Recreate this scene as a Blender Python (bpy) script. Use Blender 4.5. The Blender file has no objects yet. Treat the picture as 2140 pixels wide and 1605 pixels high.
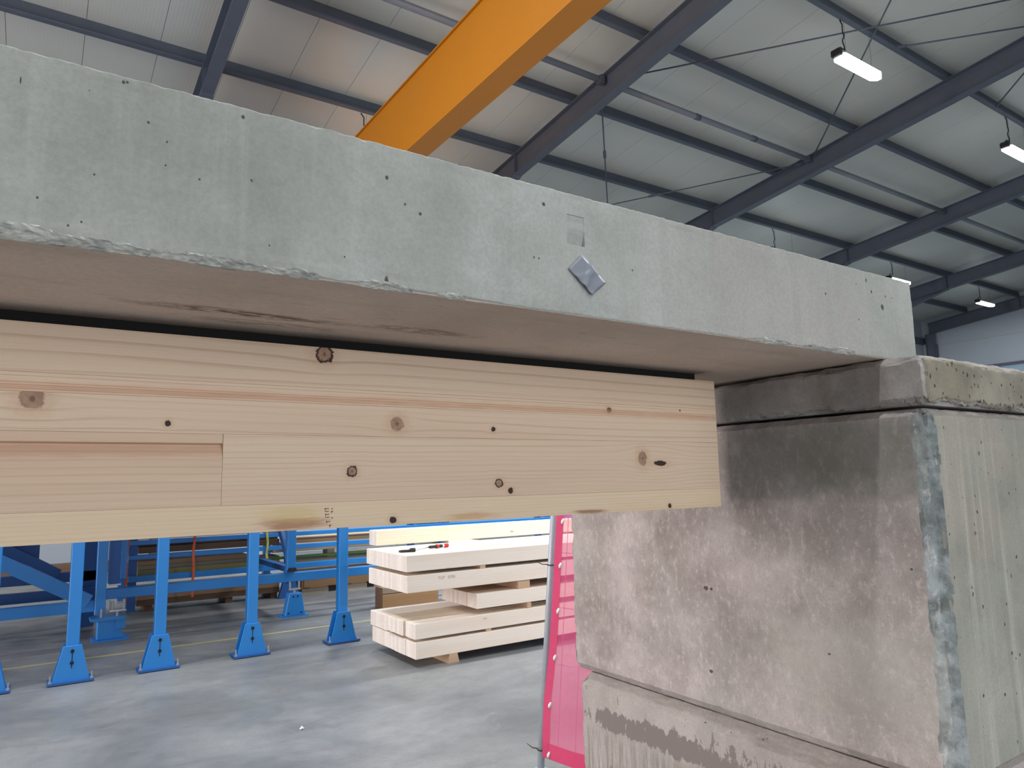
import bpy, bmesh, math, random
from mathutils import Vector, Matrix, noise
random.seed(7)
PI = math.pi
sc = bpy.context.scene
COL = sc.collection

# ------------------------------------------------------------------ camera, light, exposure
FPX, YAW, PITCH, ROLL, SLOPE = 1483.587, 0.981258716, 0.133081126, -0.0201560368, 0.110772373
H = 1.456                                    # eye height
CX, CY = 1070.0, 802.5
FW = Vector((math.cos(PITCH)*math.cos(YAW), math.cos(PITCH)*math.sin(YAW), math.sin(PITCH)))
r0 = Vector((math.sin(YAW), -math.cos(YAW), 0)); u0 = r0.cross(FW)
RT = math.cos(ROLL)*r0 + math.sin(ROLL)*u0
UP = -math.sin(ROLL)*r0 + math.cos(ROLL)*u0
CAMP = Vector((0, 0, H))
cd = bpy.data.cameras.new('camera'); cam = bpy.data.objects.new('camera', cd); COL.objects.link(cam)
M3 = Matrix((RT, UP, -FW)).transposed()
cam.matrix_world = Matrix.Translation(CAMP) @ M3.to_4x4()
cd.sensor_width = 36.0; cd.lens = FPX*36.0/2140.0; cd.clip_start = 0.05; cd.clip_end = 200
sc.camera = cam

sc.view_settings.view_transform = 'Standard'; sc.view_settings.look = 'None'
sc.view_settings.gamma = 1; sc.view_settings.use_curve_mapping = False
sc.view_settings.exposure = 0.0

w = bpy.data.worlds.new('daylight'); sc.world = w; w.use_nodes = True
w.node_tree.nodes['Background'].inputs[0].default_value = (0.80, 0.88, 1.0, 1)
w.node_tree.nodes['Background'].inputs[1].default_value = 0.6

def area(name, loc, direction, sx, sy, power, color=(1, 1, 1), spread=PI):
    l = bpy.data.lights.new(name, 'AREA'); l.shape = 'RECTANGLE'; l.size = sx; l.size_y = sy
    l.energy = power; l.color = color; l.spread = spread
    o = bpy.data.objects.new(name, l); COL.objects.link(o); o.location = loc
    o.rotation_euler = Vector(direction).to_track_quat('-Z', 'Z').to_euler()
    return o
area('front_fill_light', (1.0, -8.7, 2.6), (0, 1, 0.0), 16.0, 5.0, 660, (0.93, 0.97, 1.0))  # unseen gate opening, added for soft light from behind the camera
area('gate_light_left', (-13.7, 6.5, 1.35), (1, 0, 0.0), 11.0, 2.5, 3000, (1.0, 0.90, 0.87))
LAMP_POWER = 300

def at(px, py, ax, v):
    d = RT*((px-CX)/FPX) - UP*((py-CY)/FPX) + FW
    i = 'xyz'.index(ax); t = (v-CAMP[i])/d[i]
    return CAMP + d*t

# ------------------------------------------------------------------ node helpers
class NT:
    def __init__(s, name, rough=0.7, metal=0.0, spec=0.5):
        s.m = bpy.data.materials.new(name); s.m.use_nodes = True
        s.t = s.m.node_tree; s.b = s.t.nodes['Principled BSDF']
        s.b.inputs['Roughness'].default_value = rough; s.b.inputs['Metallic'].default_value = metal
        s.b.inputs['Specular IOR Level'].default_value = spec
        s._pos = None
    def n(s, typ, **kw):
        nd = s.t.nodes.new('ShaderNode'+typ)
        for k, v in kw.items(): setattr(nd, k, v)
        return nd
    def link(s, a, b): s.t.links.new(a, b)
    def put(s, sock, v):
        if hasattr(v, 'is_output') or isinstance(v, bpy.types.NodeSocket): s.link(v, sock)
        else:
            if sock.type == 'RGBA' and len(v) == 3: v = (*v, 1)
            sock.default_value = v
    @property
    def pos(s):
        if s._pos is None: s._pos = s.n('NewGeometry').outputs['Position']
        return s._pos
    def xyz(s, v=None):
        q = s.n('SeparateXYZ'); s.link(v or s.pos, q.inputs[0]); return q.outputs
    def mapv(s, scale=(1, 1, 1), off=(0, 0, 0), v=None):
        q = s.n('Mapping'); s.link(v or s.pos, q.inputs[0])
        q.inputs['Scale'].default_value = scale; q.inputs['Location'].default_value = off
        return q.outputs[0]
    def noise(s, scale, detail=4, rough=0.55, v=None, dist=0.0):
        q = s.n('TexNoise'); s.link(v or s.pos, q.inputs['Vector'])
        q.inputs['Scale'].default_value = scale; q.inputs['Detail'].default_value = detail
        q.inputs['Roughness'].default_value = rough; q.inputs['Distortion'].default_value = dist
        return q.outputs['Fac']
    def math(s, op, a, b=0.0, c=0.0, clamp=False):
        q = s.n('Math', operation=op, use_clamp=clamp)
        for i, v in enumerate((a, b, c)): s.put(q.inputs[i], v)
        return q.outputs[0]
    def ramp(s, v, a, b, lo=0.0, hi=1.0, smooth=True):
        q = s.n('MapRange'); q.interpolation_type = 'SMOOTHSTEP' if smooth else 'LINEAR'
        s.put(q.inputs[0], v); q.inputs[1].default_value = a; q.inputs[2].default_value = b
        q.inputs[3].default_value = lo; q.inputs[4].default_value = hi
        return q.outputs[0]
    def mix(s, f, a, b, mode='MIX'):
        q = s.n('Mix', data_type='RGBA', blend_type=mode)
        s.put(q.inputs[0], f); s.put(q.inputs[6], a); s.put(q.inputs[7], b)
        return q.outputs[2]
    def bump(s, h, strength=0.3, dist=0.01):
        q = s.n('Bump'); q.inputs['Strength'].default_value = strength; q.inputs['Distance'].default_value = dist
        s.link(h, q.inputs['Height']); s.link(q.outputs[0], s.b.inputs['Normal'])
    def color(s, v): s.put(s.b.inputs['Base Color'], v)

def lin(r, g, b):
    f = lambda c: (c/255/12.92) if c/255 <= 0.04045 else ((c/255+0.055)/1.055)**2.4
    return (f(r), f(g), f(b))

def plain(name, col, rough=0.5, metal=0.0, var=0.12, scale=6.0, spec=0.5):
    t = NT(name, rough, metal, spec)
    f = t.noise(scale, 3)
    d = tuple(c*(1-var) for c in col); l = tuple(min(1, c*(1+var)) for c in col)
    t.color(t.mix(f, d, l)); return t.m

def ellipse(t, X, Y, cx, cy, rx, ry, soft, wob=None):
    dx = t.math('DIVIDE', t.math('SUBTRACT', X, cx), rx)
    dy = t.math('DIVIDE', t.math('SUBTRACT', Y, cy), ry)
    d = t.math('SQRT', t.math('ADD', t.math('MULTIPLY', dx, dx), t.math('MULTIPLY', dy, dy)))
    if wob is not None: d = t.math('ADD', d, wob)
    return t.ramp(d, 1-soft, 1+soft, 1, 0)

def concrete(name, base, light, dark, tint=None, streak=0.0, pores=(40, 0.2, 0.8), mottle=2.5, fleck=0.0, pits=(), pit_axes=(0, 2), tone_patches=(), rough=0.85, extra=None, clump=False, tamt=0.7, arris=False):
    t = NT(name, rough, 0, 0.3)
    col = t.mix(t.ramp(t.noise(mottle, 6, 0.6), 0.33, 0.68), dark, light)
    col = t.mix(t.ramp(t.noise(mottle*4.3, 6, 0.65), 0.35, 0.7, 0, 0.6), col, base)
    if tint: col = t.mix(t.ramp(t.noise(1.7, 4, 0.6, t.mapv(off=(7, 3, 1))), 0.42, 0.66, 0, tamt), col, tint)
    if streak:
        s1 = t.noise(1.0, 6, 0.65, t.mapv((22, 22, 0.6)))
        col = t.mix(t.ramp(s1, 0.52, 0.75, 0, streak), col, light)
        s2 = t.noise(1.0, 6, 0.65, t.mapv((13, 13, 0.35), (3, 5, 2)))
        col = t.mix(t.ramp(s2, 0.53, 0.74, 0, streak*0.8), col, dark)
    if arris:                                                                            # bare, bluish worn concrete on the chamfered corners
        gn = t.n('NewGeometry'); nn = t.xyz(gn.outputs['Normal'])
        f = t.math('MULTIPLY', t.math('ABSOLUTE', nn[0]), t.math('ABSOLUTE', nn[1]))
        ac = t.mix(t.ramp(t.noise(13, 6, 0.65), 0.36, 0.64), lin(96, 102, 99), lin(152, 158, 160))
        col = t.mix(t.ramp(f, 0.20, 0.32), col, ac)
    grain = t.noise(170, 3, 0.7)
    col = t.mix(t.ramp(grain, 0.3, 0.72, 0, 0.22), col, tuple(c*0.55 for c in dark))
    if fleck:
        fl = t.noise(62, 10, 0.74, t.mapv((1, 1, 0.6)))
        col = t.mix(t.ramp(fl, 0.50, 0.66, 0, fleck*0.8), col, tuple(min(1, c*1.25) for c in light))
        fl2 = t.noise(84, 10, 0.74, t.mapv((1, 1, 0.7), (4, 4, 4)))
        col = t.mix(t.ramp(fl2, 0.52, 0.68, 0, fleck*0.6), col, tuple(c*0.8 for c in dark))
    X = t.xyz()
    for (sx, sy, rx, ry, c, amt) in tone_patches:
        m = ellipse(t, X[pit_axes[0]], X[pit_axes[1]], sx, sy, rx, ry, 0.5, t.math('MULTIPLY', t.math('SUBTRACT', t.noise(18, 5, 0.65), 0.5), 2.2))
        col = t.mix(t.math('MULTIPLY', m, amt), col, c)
    v = t.n('TexVoronoi')
    nv = t.n('TexNoise'); t.link(t.pos, nv.inputs['Vector']); nv.inputs['Scale'].default_value = 150; nv.inputs['Detail'].default_value = 2
    va = t.n('VectorMath', operation='MULTIPLY_ADD'); t.link(nv.outputs['Color'], va.inputs[0]); va.inputs[1].default_value = (0.009, 0.009, 0.009); t.link(t.mapv((1, 1, 0.8)), va.inputs[2])
    t.link(va.outputs[0], v.inputs['Vector']); v.inputs['Scale'].default_value = pores[0]
    cs = t.n('SeparateColor'); t.link(v.outputs['Color'], cs.inputs[0])
    rad = t.ramp(cs.outputs[0], pores[2], 1.0, 0.0, pores[1], smooth=False)
    hole = t.ramp(t.math('SUBTRACT', v.outputs['Distance'], rad), -0.03, 0.0, 1, 0)
    if clump: hole = t.math('MULTIPLY', hole, t.ramp(t.noise(6, 3, 0.6, t.mapv(off=(2, 8, 5))), 0.38, 0.5))
    for (px_, py_, r_, asp) in pits:
        hole = t.math('MAXIMUM', hole, ellipse(t, X[pit_axes[0]], X[pit_axes[1]], px_, py_, r_, r_*asp, 0.25, t.math('MULTIPLY', t.math('SUBTRACT', t.noise(160, 2), 0.5), 1.0)))
    col = t.mix(t.math('MULTIPLY', hole, 0.85), col, tuple(c*0.12 for c in dark))
    if extra: col = extra(t, col, X)
    t.color(col)
    hgt = t.math('SUBTRACT', t.math('ADD', t.math('MULTIPLY', grain, 0.12), t.math('MULTIPLY', t.noise(26, 5, 0.6), 0.3)), hole)
    t.bump(hgt, 0.35, 0.004)
    return t.m

def wood(name, base, dark, red, freq, ax=('x', 'z'), knots=(), wav=0.012, amt=0.55, seed=0.0, rough=0.6, patch=(), endcol=None, mott=0.5, auto=False):
    t = NT(name, rough, 0, 0.3)
    X = t.xyz(); i = 'xyz'.index(ax[0]); j = 'xyz'.index(ax[1])
    u, z = X[i], X[j]
    sc_l = [1.0, 1.0, 1.0]; sc_l[i] = 0.55; sc_l[j] = 5.0; k3 = 3-i-j; sc_l[k3] = 0.0 if knots else 5.0
    wn = t.noise(1.0, 3, 0.5, t.mapv(tuple(sc_l), (seed, seed*1.7, seed*0.6)))
    zz = t.math('ADD', z, t.math('MULTIPLY', t.math('SUBTRACT', wn, 0.5), wav*2))
    for (kx, kz, kr, kind) in knots:
        dx = t.math('DIVIDE', t.math('SUBTRACT', u, kx), kr*4.2)
        dz = t.math('DIVIDE', t.math('SUBTRACT', z, kz), kr*2.6)
        e = t.math('POWER', 2.718, t.math('MULTIPLY', t.math('ADD', t.math('MULTIPLY', dx, dx), t.math('MULTIPLY', dz, dz)), -1.0))
        sg = t.math('DIVIDE', dz, t.math('ADD', t.math('ABSOLUTE', dz), 0.25))
        zz = t.math('SUBTRACT', zz, t.math('MULTIPLY', t.math('MULTIPLY', e, sg), kr*0.85))
    fq = t.math('MULTIPLY', zz, freq)
    jit = t.noise(1.0, 2, 0.5, t.mapv(tuple(0.25 if q == i else freq*0.25 for q in range(3)), (seed, 0, seed)))
    fr = t.math('FRACT', t.math('ADD', fq, t.math('MULTIPLY', jit, 2.2)))
    ln = t.math('MULTIPLY', t.ramp(fr, 0.62, 0.93), t.ramp(fr, 0.93, 1.0, 1, 0))
    mod = t.ramp(t.noise(1.0, 3, 0.6, t.mapv(tuple(0.8 if q == i else 16 for q in range(3)), (1+seed, 2, 3))), 0.35, 0.7, 0.25, 1.0)
    col = t.mix(t.math('MULTIPLY', t.math('MULTIPLY', ln, mod), amt), base, dark)
    col = t.mix(t.ramp(t.noise(1.0, 4, 0.55, t.mapv(tuple(0.7 if q == i else 9 for q in range(3)), (seed+4, 1, 2))), 0.45, 0.72, 0, mott), col, red)
    fib = t.noise(1.0, 3, 0.7, t.mapv(tuple(6 if q == i else 420 for q in range(3))))
    col = t.mix(t.ramp(fib, 0.35, 0.75, 0, 0.13), col, dark)
    wob = t.math('MULTIPLY', t.math('SUBTRACT', t.noise(130, 3), 0.5), 0.95)
    for (kx, kz, kr, kind) in knots:
        asp = {'flat': 0.3, 'oval': 1.35}.get(kind, 1.0)
        halo = ellipse(t, u, z, kx, kz, kr*1.9, kr*1.7*asp, 0.5, wob)
        col = t.mix(t.math('MULTIPLY', halo, 0.28), col, (0.42, 0.22, 0.11))
        disc = ellipse(t, u, z, kx, kz, kr, kr*asp, 0.08, wob)
        if kind in ('hole', 'flat'):
            col = t.mix(disc, col, (0.035, 0.016, 0.010))
        else:
            if kind == 'ring': col = t.mix(ellipse(t, u, z, kx, kz, kr*1.14, kr*1.14*asp, 0.08, wob), col, (0.03, 0.014, 0.010))
            inner = t.mix(t.ramp(t.noise(110, 3), 0.3, 0.7), (0.27, 0.155, 0.10), (0.36, 0.225, 0.15))
            rr = kr*(0.82 if kind == 'ring' else 1.0)
            col = t.mix(ellipse(t, u, z, kx, kz, rr, rr*asp, 0.14, wob), col, inner)
            col = t.mix(t.math('MULTIPLY', ellipse(t, u, z, kx, kz, rr*0.22, rr*0.3, 0.5, wob), 0.7), col, (0.10, 0.05, 0.03))
    if auto:
        vo = t.n('TexVoronoi'); t.link(t.mapv(tuple(2.6 if q == i else (9.0 if q == j else 0.0) for q in range(3)), (seed, seed, seed)), vo.inputs['Vector']); vo.inputs['Scale'].default_value = 1.0
        cs = t.n('SeparateColor'); t.link(vo.outputs['Color'], cs.inputs[0])
        rd_ = t.ramp(cs.outputs[0], 0.45, 1.0, 0.0, 0.085, smooth=False)
        df = t.math('SUBTRACT', vo.outputs['Distance'], rd_)
        col = t.mix(t.ramp(df, -0.03, 0.05, 0.35, 0), col, (0.45, 0.27, 0.16))
        col = t.mix(t.ramp(df, -0.035, -0.012, 0.8, 0), col, (0.22, 0.12, 0.07))
    for (sx, sz, rx, rz, c, a) in patch:
        m = ellipse(t, u, z, sx, sz, rx, rz, 0.6, t.math('MULTIPLY', t.math('SUBTRACT', t.noise(1.0, 4, 0.6, t.mapv(tuple(20 if q == i else 200 for q in range(3)))), 0.5), 2.0))
        col = t.mix(t.math('MULTIPLY', m, a), col, c)
    t.color(col)
    t.bump(t.math('ADD', fib, t.math('MULTIPLY', ln, 0.5)), 0.12, 0.002)
    return t.m

# ------------------------------------------------------------------ mesh helpers
OFF = {}
class MB:
    def __init__(s): s.v = []; s.f = []; s.mi = []
    def add(s, vs, fs, mi=0):
        b = len(s.v); s.v += [Vector(p) for p in vs]
        for f in fs: s.f.append([b+i for i in f]); s.mi.append(mi)
        return s
    def box(s, x0, x1, y0, y1, z0, z1, mi=0):
        return s.add([(x0, y0, z0), (x1, y0, z0), (x1, y1, z0), (x0, y1, z0), (x0, y0, z1), (x1, y0, z1), (x1, y1, z1), (x0, y1, z1)],
                     [(3, 2, 1, 0), (4, 5, 6, 7), (0, 1, 5, 4), (1, 2, 6, 5), (2, 3, 7, 6), (3, 0, 4, 7)], mi)
    def bar(s, p, q, a, b, up=(0, 0, 1), mi=0):               # rectangular bar from p to q: width a (sideways), height b
        p = Vector(p); q = Vector(q); d = (q-p).normalized(); up = Vector(up)
        sd = d.cross(up)
        if sd.length < 1e-4: sd = d.cross(Vector((1, 0, 0)))
        sd.normalize(); up = sd.cross(d)
        vs = []
        for e in (p, q):
            for (i, j) in ((-1, -1), (1, -1), (1, 1), (-1, 1)): vs.append(e+sd*(a/2*i)+up*(b/2*j))
        return s.add(vs, [(0, 1, 2, 3), (7, 6, 5, 4), (0, 4, 5, 1), (1, 5, 6, 2), (2, 6, 7, 3), (3, 7, 4, 0)], mi)
    def tube(s, pts, r, n=8, mi=0, cap=True):
        pts = [Vector(p) for p in pts]; rs = r if isinstance(r, (list, tuple)) else [r]*len(pts)
        b = len(s.v)
        d = (pts[1]-pts[0]).normalized()
        a = d.cross(Vector((0, 0, 1)));
        if a.length < 1e-3: a = d.cross(Vector((1, 0, 0)))
        a.normalize()
        for k, p in enumerate(pts):
            d = (pts[min(k+1, len(pts)-1)]-pts[max(k-1, 0)]).normalized()
            a = (a-d*a.dot(d)).normalized(); c = d.cross(a)
            for i in range(n):
                an = 2*PI*i/n; s.v.append(p+(a*math.cos(an)+c*math.sin(an))*rs[k])
        for k in range(len(pts)-1):
            for i in range(n):
                s.f.append([b+k*n+i, b+k*n+(i+1) % n, b+(k+1)*n+(i+1) % n, b+(k+1)*n+i]); s.mi.append(mi)
        if cap:
            s.f.append([b+i for i in reversed(range(n))]); s.mi.append(mi)
            s.f.append([b+(len(pts)-1)*n+i for i in range(n)]); s.mi.append(mi)
        return s
    def prism(s, poly, d, mi=0):                             # poly: 3-D points of one end; d: extrusion vector
        n = len(poly); d = Vector(d); vs = [Vector(p) for p in poly]+[Vector(p)+d for p in poly]
        fs = [tuple(reversed(range(n))), tuple(range(n, 2*n))]+[(i, (i+1) % n, n+(i+1) % n, n+i) for i in range(n)]
        return s.add(vs, fs, mi)
    def build(s, name, mats, parent=None, origin=None, smooth=False, bevel=0.0, fix=True):
        if not isinstance(mats, (list, tuple)): mats = [mats]
        if parent is not None: off = OFF[parent.name]
        elif origin is not None: off = Vector(origin)
        else:
            xs = [v.x for v in s.v]; ys = [v.y for v in s.v]; zs = [v.z for v in s.v]
            off = Vector(((min(xs)+max(xs))/2, (min(ys)+max(ys))/2, min(zs)))
        me = bpy.data.meshes.new(name)
        me.from_pydata([tuple(v-off) for v in s.v], [], s.f)
        for m in mats: me.materials.append(m)
        me.polygons.foreach_set('material_index', s.mi)
        if fix or bevel:
            bm = bmesh.new(); bm.from_mesh(me)
            if bevel: bmesh.ops.bevel(bm, geom=list(bm.edges), offset=bevel, segments=1, affect='EDGES', profile=0.7)
            bmesh.ops.recalc_face_normals(bm, faces=bm.faces); bm.to_mesh(me); bm.free()
        if smooth: me.polygons.foreach_set('use_smooth', [True]*len(me.polygons))
        me.update()
        o = bpy.data.objects.new(name, me); COL.objects.link(o)
        if parent is not None: o.parent = parent; OFF[o.name] = off
        else: o.location = off; OFF[o.name] = off
        return o

def tag(o, label=None, cat=None, group=None, kind=None):
    if label: o['label'] = label
    if cat: o['category'] = cat
    if group: o['group'] = group
    if kind: o['kind'] = kind
    return o
def empty(name, loc, label=None, cat=None, group=None, kind=None):
    o = bpy.data.objects.new(name, None); COL.objects.link(o); o.location = loc; o.empty_display_size = 0.1
    OFF[o.name] = Vector(loc); return tag(o, label, cat, group, kind)
def copy_tree(o, delta, parent=None):
    c = o.copy(); COL.objects.link(c)
    if parent is not None: c.parent = parent
    else: c.location = o.location+Vector(delta)
    for ch in list(o.children): copy_tree(ch, delta, c)
    return c

def rough_block(name, xs, ys, zs, push, mats, slot, parent=None, smooth=False):
    """Box surface on a grid. push(v, d) moves a vertex; d = distances to the six faces. slot(face axis, side, moved) picks a material."""
    g = (xs, ys, zs); idx = {}; V = []; F = []; MI = []; moved = []
    lo = [a[0] for a in g]; hi = [a[-1] for a in g]
    def vid(p):
        k = tuple(round(c*1e5) for c in p)
        if k not in idx:
            idx[k] = len(V); q, mv = push(Vector(p), [p[0]-lo[0], hi[0]-p[0], p[1]-lo[1], hi[1]-p[1], p[2]-lo[2], hi[2]-p[2]])
            V.append(q); moved.append(mv)
        return idx[k]
    for ax in range(3):
        a, b = (ax+1) % 3, (ax+2) % 3
        for side in (0, 1):
            c = hi[ax] if side else lo[ax]
            for i in range(len(g[a])-1):
                for j in range(len(g[b])-1):
                    q = []
                    for (ii, jj) in ((i, j), (i+1, j), (i+1, j+1), (i, j+1)):
                        p = [0, 0, 0]; p[ax] = c; p[a] = g[a][ii]; p[b] = g[b][jj]; q.append(vid(p))
                    if not side: q.reverse()
                    F.append(q); MI.append(slot(ax, side, sum(moved[k] for k in q)))
    m = MB(); m.v = V; m.f = F; m.mi = MI
    return m.build(name, mats, parent, smooth=smooth, fix=False)
def lsp(a, b, step):
    n = max(1, round((b-a)/step)); return [a+(b-a)*i/n for i in range(n+1)]
def nz(x, y, z, s, seed=0): return noise.noise(Vector((x*s+seed, y*s+seed*1.3, z*s-seed)))
def edge_push(v, d, i, j, c, axes):
    """cut the edge between faces i and j back by c"""
    e = c-(d[i]+d[j])
    if e <= 0: return v, 0
    sgn = lambda k: (1 if k % 2 == 0 else -1)
    v = v.copy(); v[i//2] += sgn(i)*e/2; v[j//2] += sgn(j)*e/2
    return v, 1

# ------------------------------------------------------------------ materials
M = {}
M['steel'] = plain('grey_painted_steel', lin(78, 86, 99), 0.5, 0, 0.15, 3)
M['steel_light'] = plain('light_grey_painted_steel', lin(116, 121, 131), 0.42, 0, 0.1, 3)
M['galv'] = plain('galvanised_steel', lin(172, 180, 188), 0.45, 0.2, 0.15, 40)
M['zinc'] = plain('zinc_bolts', lin(190, 195, 200), 0.3, 0.8, 0.1, 40)
M['blue'] = plain('blue_powder_coat', lin(32, 126, 202), 0.42, 0, 0.08, 4)
M['blue_dark'] = plain('darker_blue', lin(28, 88, 156), 0.5, 0, 0.12, 4)  # darker blue for deck, base plates, rear frame and rack members
M['yellow'] = plain('crane_yellow_paint', lin(180, 112, 6), 0.5, 0, 0.05, 1.5)
M['black'] = plain('black_plastic', (0.012, 0.012, 0.013), 0.45)
M['hole'] = plain('dark_slot', (0.006, 0.007, 0.01), 0.8)
M['red'] = plain('red_plastic', lin(200, 30, 40), 0.4)
M['white_plastic'] = plain('white_plastic', lin(235, 235, 230), 0.5)
M['lamp_body'] = plain('lamp_grey_housing', lin(70, 75, 82), 0.5)
M['orange'] = plain('orange_strap', lin(225, 95, 50), 0.6)
M['green'] = plain('green_pipe', lin(120, 160, 80), 0.5)
M['strap_yellow'] = plain('yellow_green_webbing', lin(180, 190, 90), 0.7)
M['rubber'] = plain('black_rubber', (0.01, 0.01, 0.01), 0.9)
t = NT('lamp_diffuser', 0.4); t.color((0.9, 0.92, 0.95)); t.b.inputs['Emission Color'].default_value = (0.93, 0.97, 1, 1); t.b.inputs['Emission Strength'].default_value = 5.0
M['glow'] = t.m

# roof sandwich panels: off-white, slightly glossy, fine ribs along the fall of the roof
t = NT('roof_panel_white', 0.40, 0, 0.5)
X = t.xyz()
rib = t.math('SINE', t.math('MULTIPLY', X[0], 2*PI/0.05))
t.color(t.mix(t.noise(0.5, 3), lin(180, 185, 180), lin(193, 196, 190)))
t.bump(t.math('ADD', t.math('MULTIPLY', rib, 0.4), t.math('MULTIPLY', t.noise(3, 3), 0.5)), 0.05, 0.01)
M['roof'] = t.m
M['wallp'] = plain('wall_panel_grey_white', lin(158, 168, 178), 0.45, 0, 0.04, 1)
M['glass'] = plain('bluish_glazing', lin(150, 175, 195), 0.25, 0, 0.05, 1)

# floor
t = NT('power_floated_concrete', 0.42, 0, 0.4)
mp = t.mapv((0.9, 1.25, 1), (0.3, 0.2, 0))
c = t.mix(t.ramp(t.noise(0.75, 8, 0.62, mp, 0.5), 0.30, 0.70), lin(104, 107, 111), lin(146, 148, 150))
c = t.mix(t.ramp(t.noise(0.45, 5, 0.6, t.mapv((1, 1, 1), (11, 4, 0))), 0.42, 0.7, 0, 0.7), c, lin(137, 138, 133))
c = t.mix(t.ramp(t.noise(1.0, 7, 0.72, t.mapv((1.4, 3.2, 1), (5, 2, 0)), 0.8), 0.52, 0.80, 0, 0.65), c, lin(86, 88, 92))
c = t.mix(t.ramp(t.noise(2.2, 8, 0.78, t.mapv((0.8, 1.6, 1), (2, 9, 0)), 1.2), 0.60, 0.80, 0, 0.8), c, lin(178, 180, 182))
c = t.mix(t.ramp(t.noise(9.0, 6, 0.7), 0.42, 0.75, 0, 0.3), c, lin(96, 98, 102))
c = t.mix(t.ramp(t.noise(70, 3, 0.7), 0.35, 0.75, 0, 0.22), c, lin(90, 92, 95))
Xf = t.xyz()
for (yy, hw, a) in ((8.75, 0.05, 0.55), (9.05, 0.035, 0.4), (7.95, 0.03, 0.3)):            # tyre marks
    d = t.math('ABSOLUTE', t.math('SUBTRACT', t.math('ADD', Xf[1], t.math('MULTIPLY', t.noise(0.4, 2), 0.12)), yy+0.06))
    c = t.mix(t.ramp(d, hw*0.6, hw*1.4, a, 0), c, lin(58, 60, 64))
t.color(c); t.put(t.b.inputs['Roughness'], t.ramp(t.noise(3, 5, 0.6, mp), 0.3, 0.7, 0.34, 0.55))
t.bump(t.noise(60, 3), 0.05, 0.002)
M['floor'] = t.m
M['line'] = plain('worn_yellow_line_paint', lin(172, 166, 118), 0.6, 0, 0.25, 9)

# ------------------------------------------------------------------ hall shell
TS = math.tan(SLOPE); CS = math.cos(SLOPE)
UH = 7.5
def zr(Y, off=0.0): return H+UH-TS*Y+off/CS
XL, XR, YN, YF = -14.0, 31.95, -9.0, 15.4
fl = MB().box(XL-2, XR+2, YN-3, YF+1, -0.2, 0.0).build('floor', M['floor']); tag(fl, kind='structure', label='grey power-floated concrete hall floor with scuffs')
ln = MB().box(-9.0, 24.0, 7.325, 7.375, 0.0, 0.0012).build('floor_marking', M['line'], fl)
cl = MB().prism([(XL, YN, zr(YN, 0.85)), (XL, YF, zr(YF, 0.85)), (XL, YF, zr(YF, 0.80)), (XL, YN, zr(YN, 0.80))], (XR-XL, 0, 0)).build('ceiling', M['steel']); tag(cl, kind='structure', label='off-white sandwich panel roof on grey purlins')
pm = None
for k in range(-14, 32):                                                                # one roof panel per metre
    x0, x1 = k+0.245, k+1.239
    if pm is None:
        g = 0.012
        m = MB().prism([(x0, YN, zr(YN, 0.70)), (x0, YF, zr(YF, 0.70)), (x0, YF, zr(YF, 0.80)), (x0, YN, zr(YN, 0.80))], (x1-x0, 0, 0))
        pm = m.build('ceiling_panel', M['roof'], cl); o = pm
    else:
        o = pm.copy(); COL.objects.link(o); o.location = (k+14, 0, 0)
PY = [5.85+1.905*k for k in range(-6, 5)]
pu = None
for Y in PY:                                                                             # Z purlins over the rafters
    if pu is None:
        a, z0 = Y, zr(Y, 0.45); z1 = z0+0.248
        m = MB()
        m.box(XL+0.3, XR-0.1, a-0.095, a, z0, z0+0.006)
        m.box(XL+0.3, XR-0.1, a-0.003, a+0.003, z0+0.006, z1)
        m.box(XL+0.3, XR-0.1, a+0.003, a+0.07, z1-0.006, z1)
        m.box(XL+0.3, XR-0.1, a-0.095, a-0.091, z0+0.006, z0+0.03)
        pu = m.build('purlin', M['steel'], cl); y0 = Y
    else:
        o = pu.copy(); COL.objects.link(o); o.location = (0, Y-y0, zr(Y)-zr(y0))
RX = [1.94+6*k for k in range(-2, 5)]
def cleats(root, xc):
    for Y in PY:
        if 1 < Y < 14.5: MB().box(xc-0.06, xc+0.06, Y+0.006, Y+0.016, zr(Y, 0.45)+0.004, zr(Y, 0.45)+0.16).build('purlin_cleat', M['steel'], root)
rafter_names = {1.94: 'grey steel roof rafter nearest the left edge, steeply seen, left of the yellow crane girder',
                7.94: 'grey steel roof rafter just right of the yellow crane girder', 13.94: 'grey steel roof rafter passing just below the large lit lamp, bracing rods at its middle',
                19.94: 'grey steel roof rafter between the second lamp and the slab end, fourth from the left', 25.94: 'far grey steel rafter with haunched end above the slab corner',
                -4.06: 'grey steel roof rafter above and left of the camera', -10.06: 'grey steel roof rafter near the left gate wall'}
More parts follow.
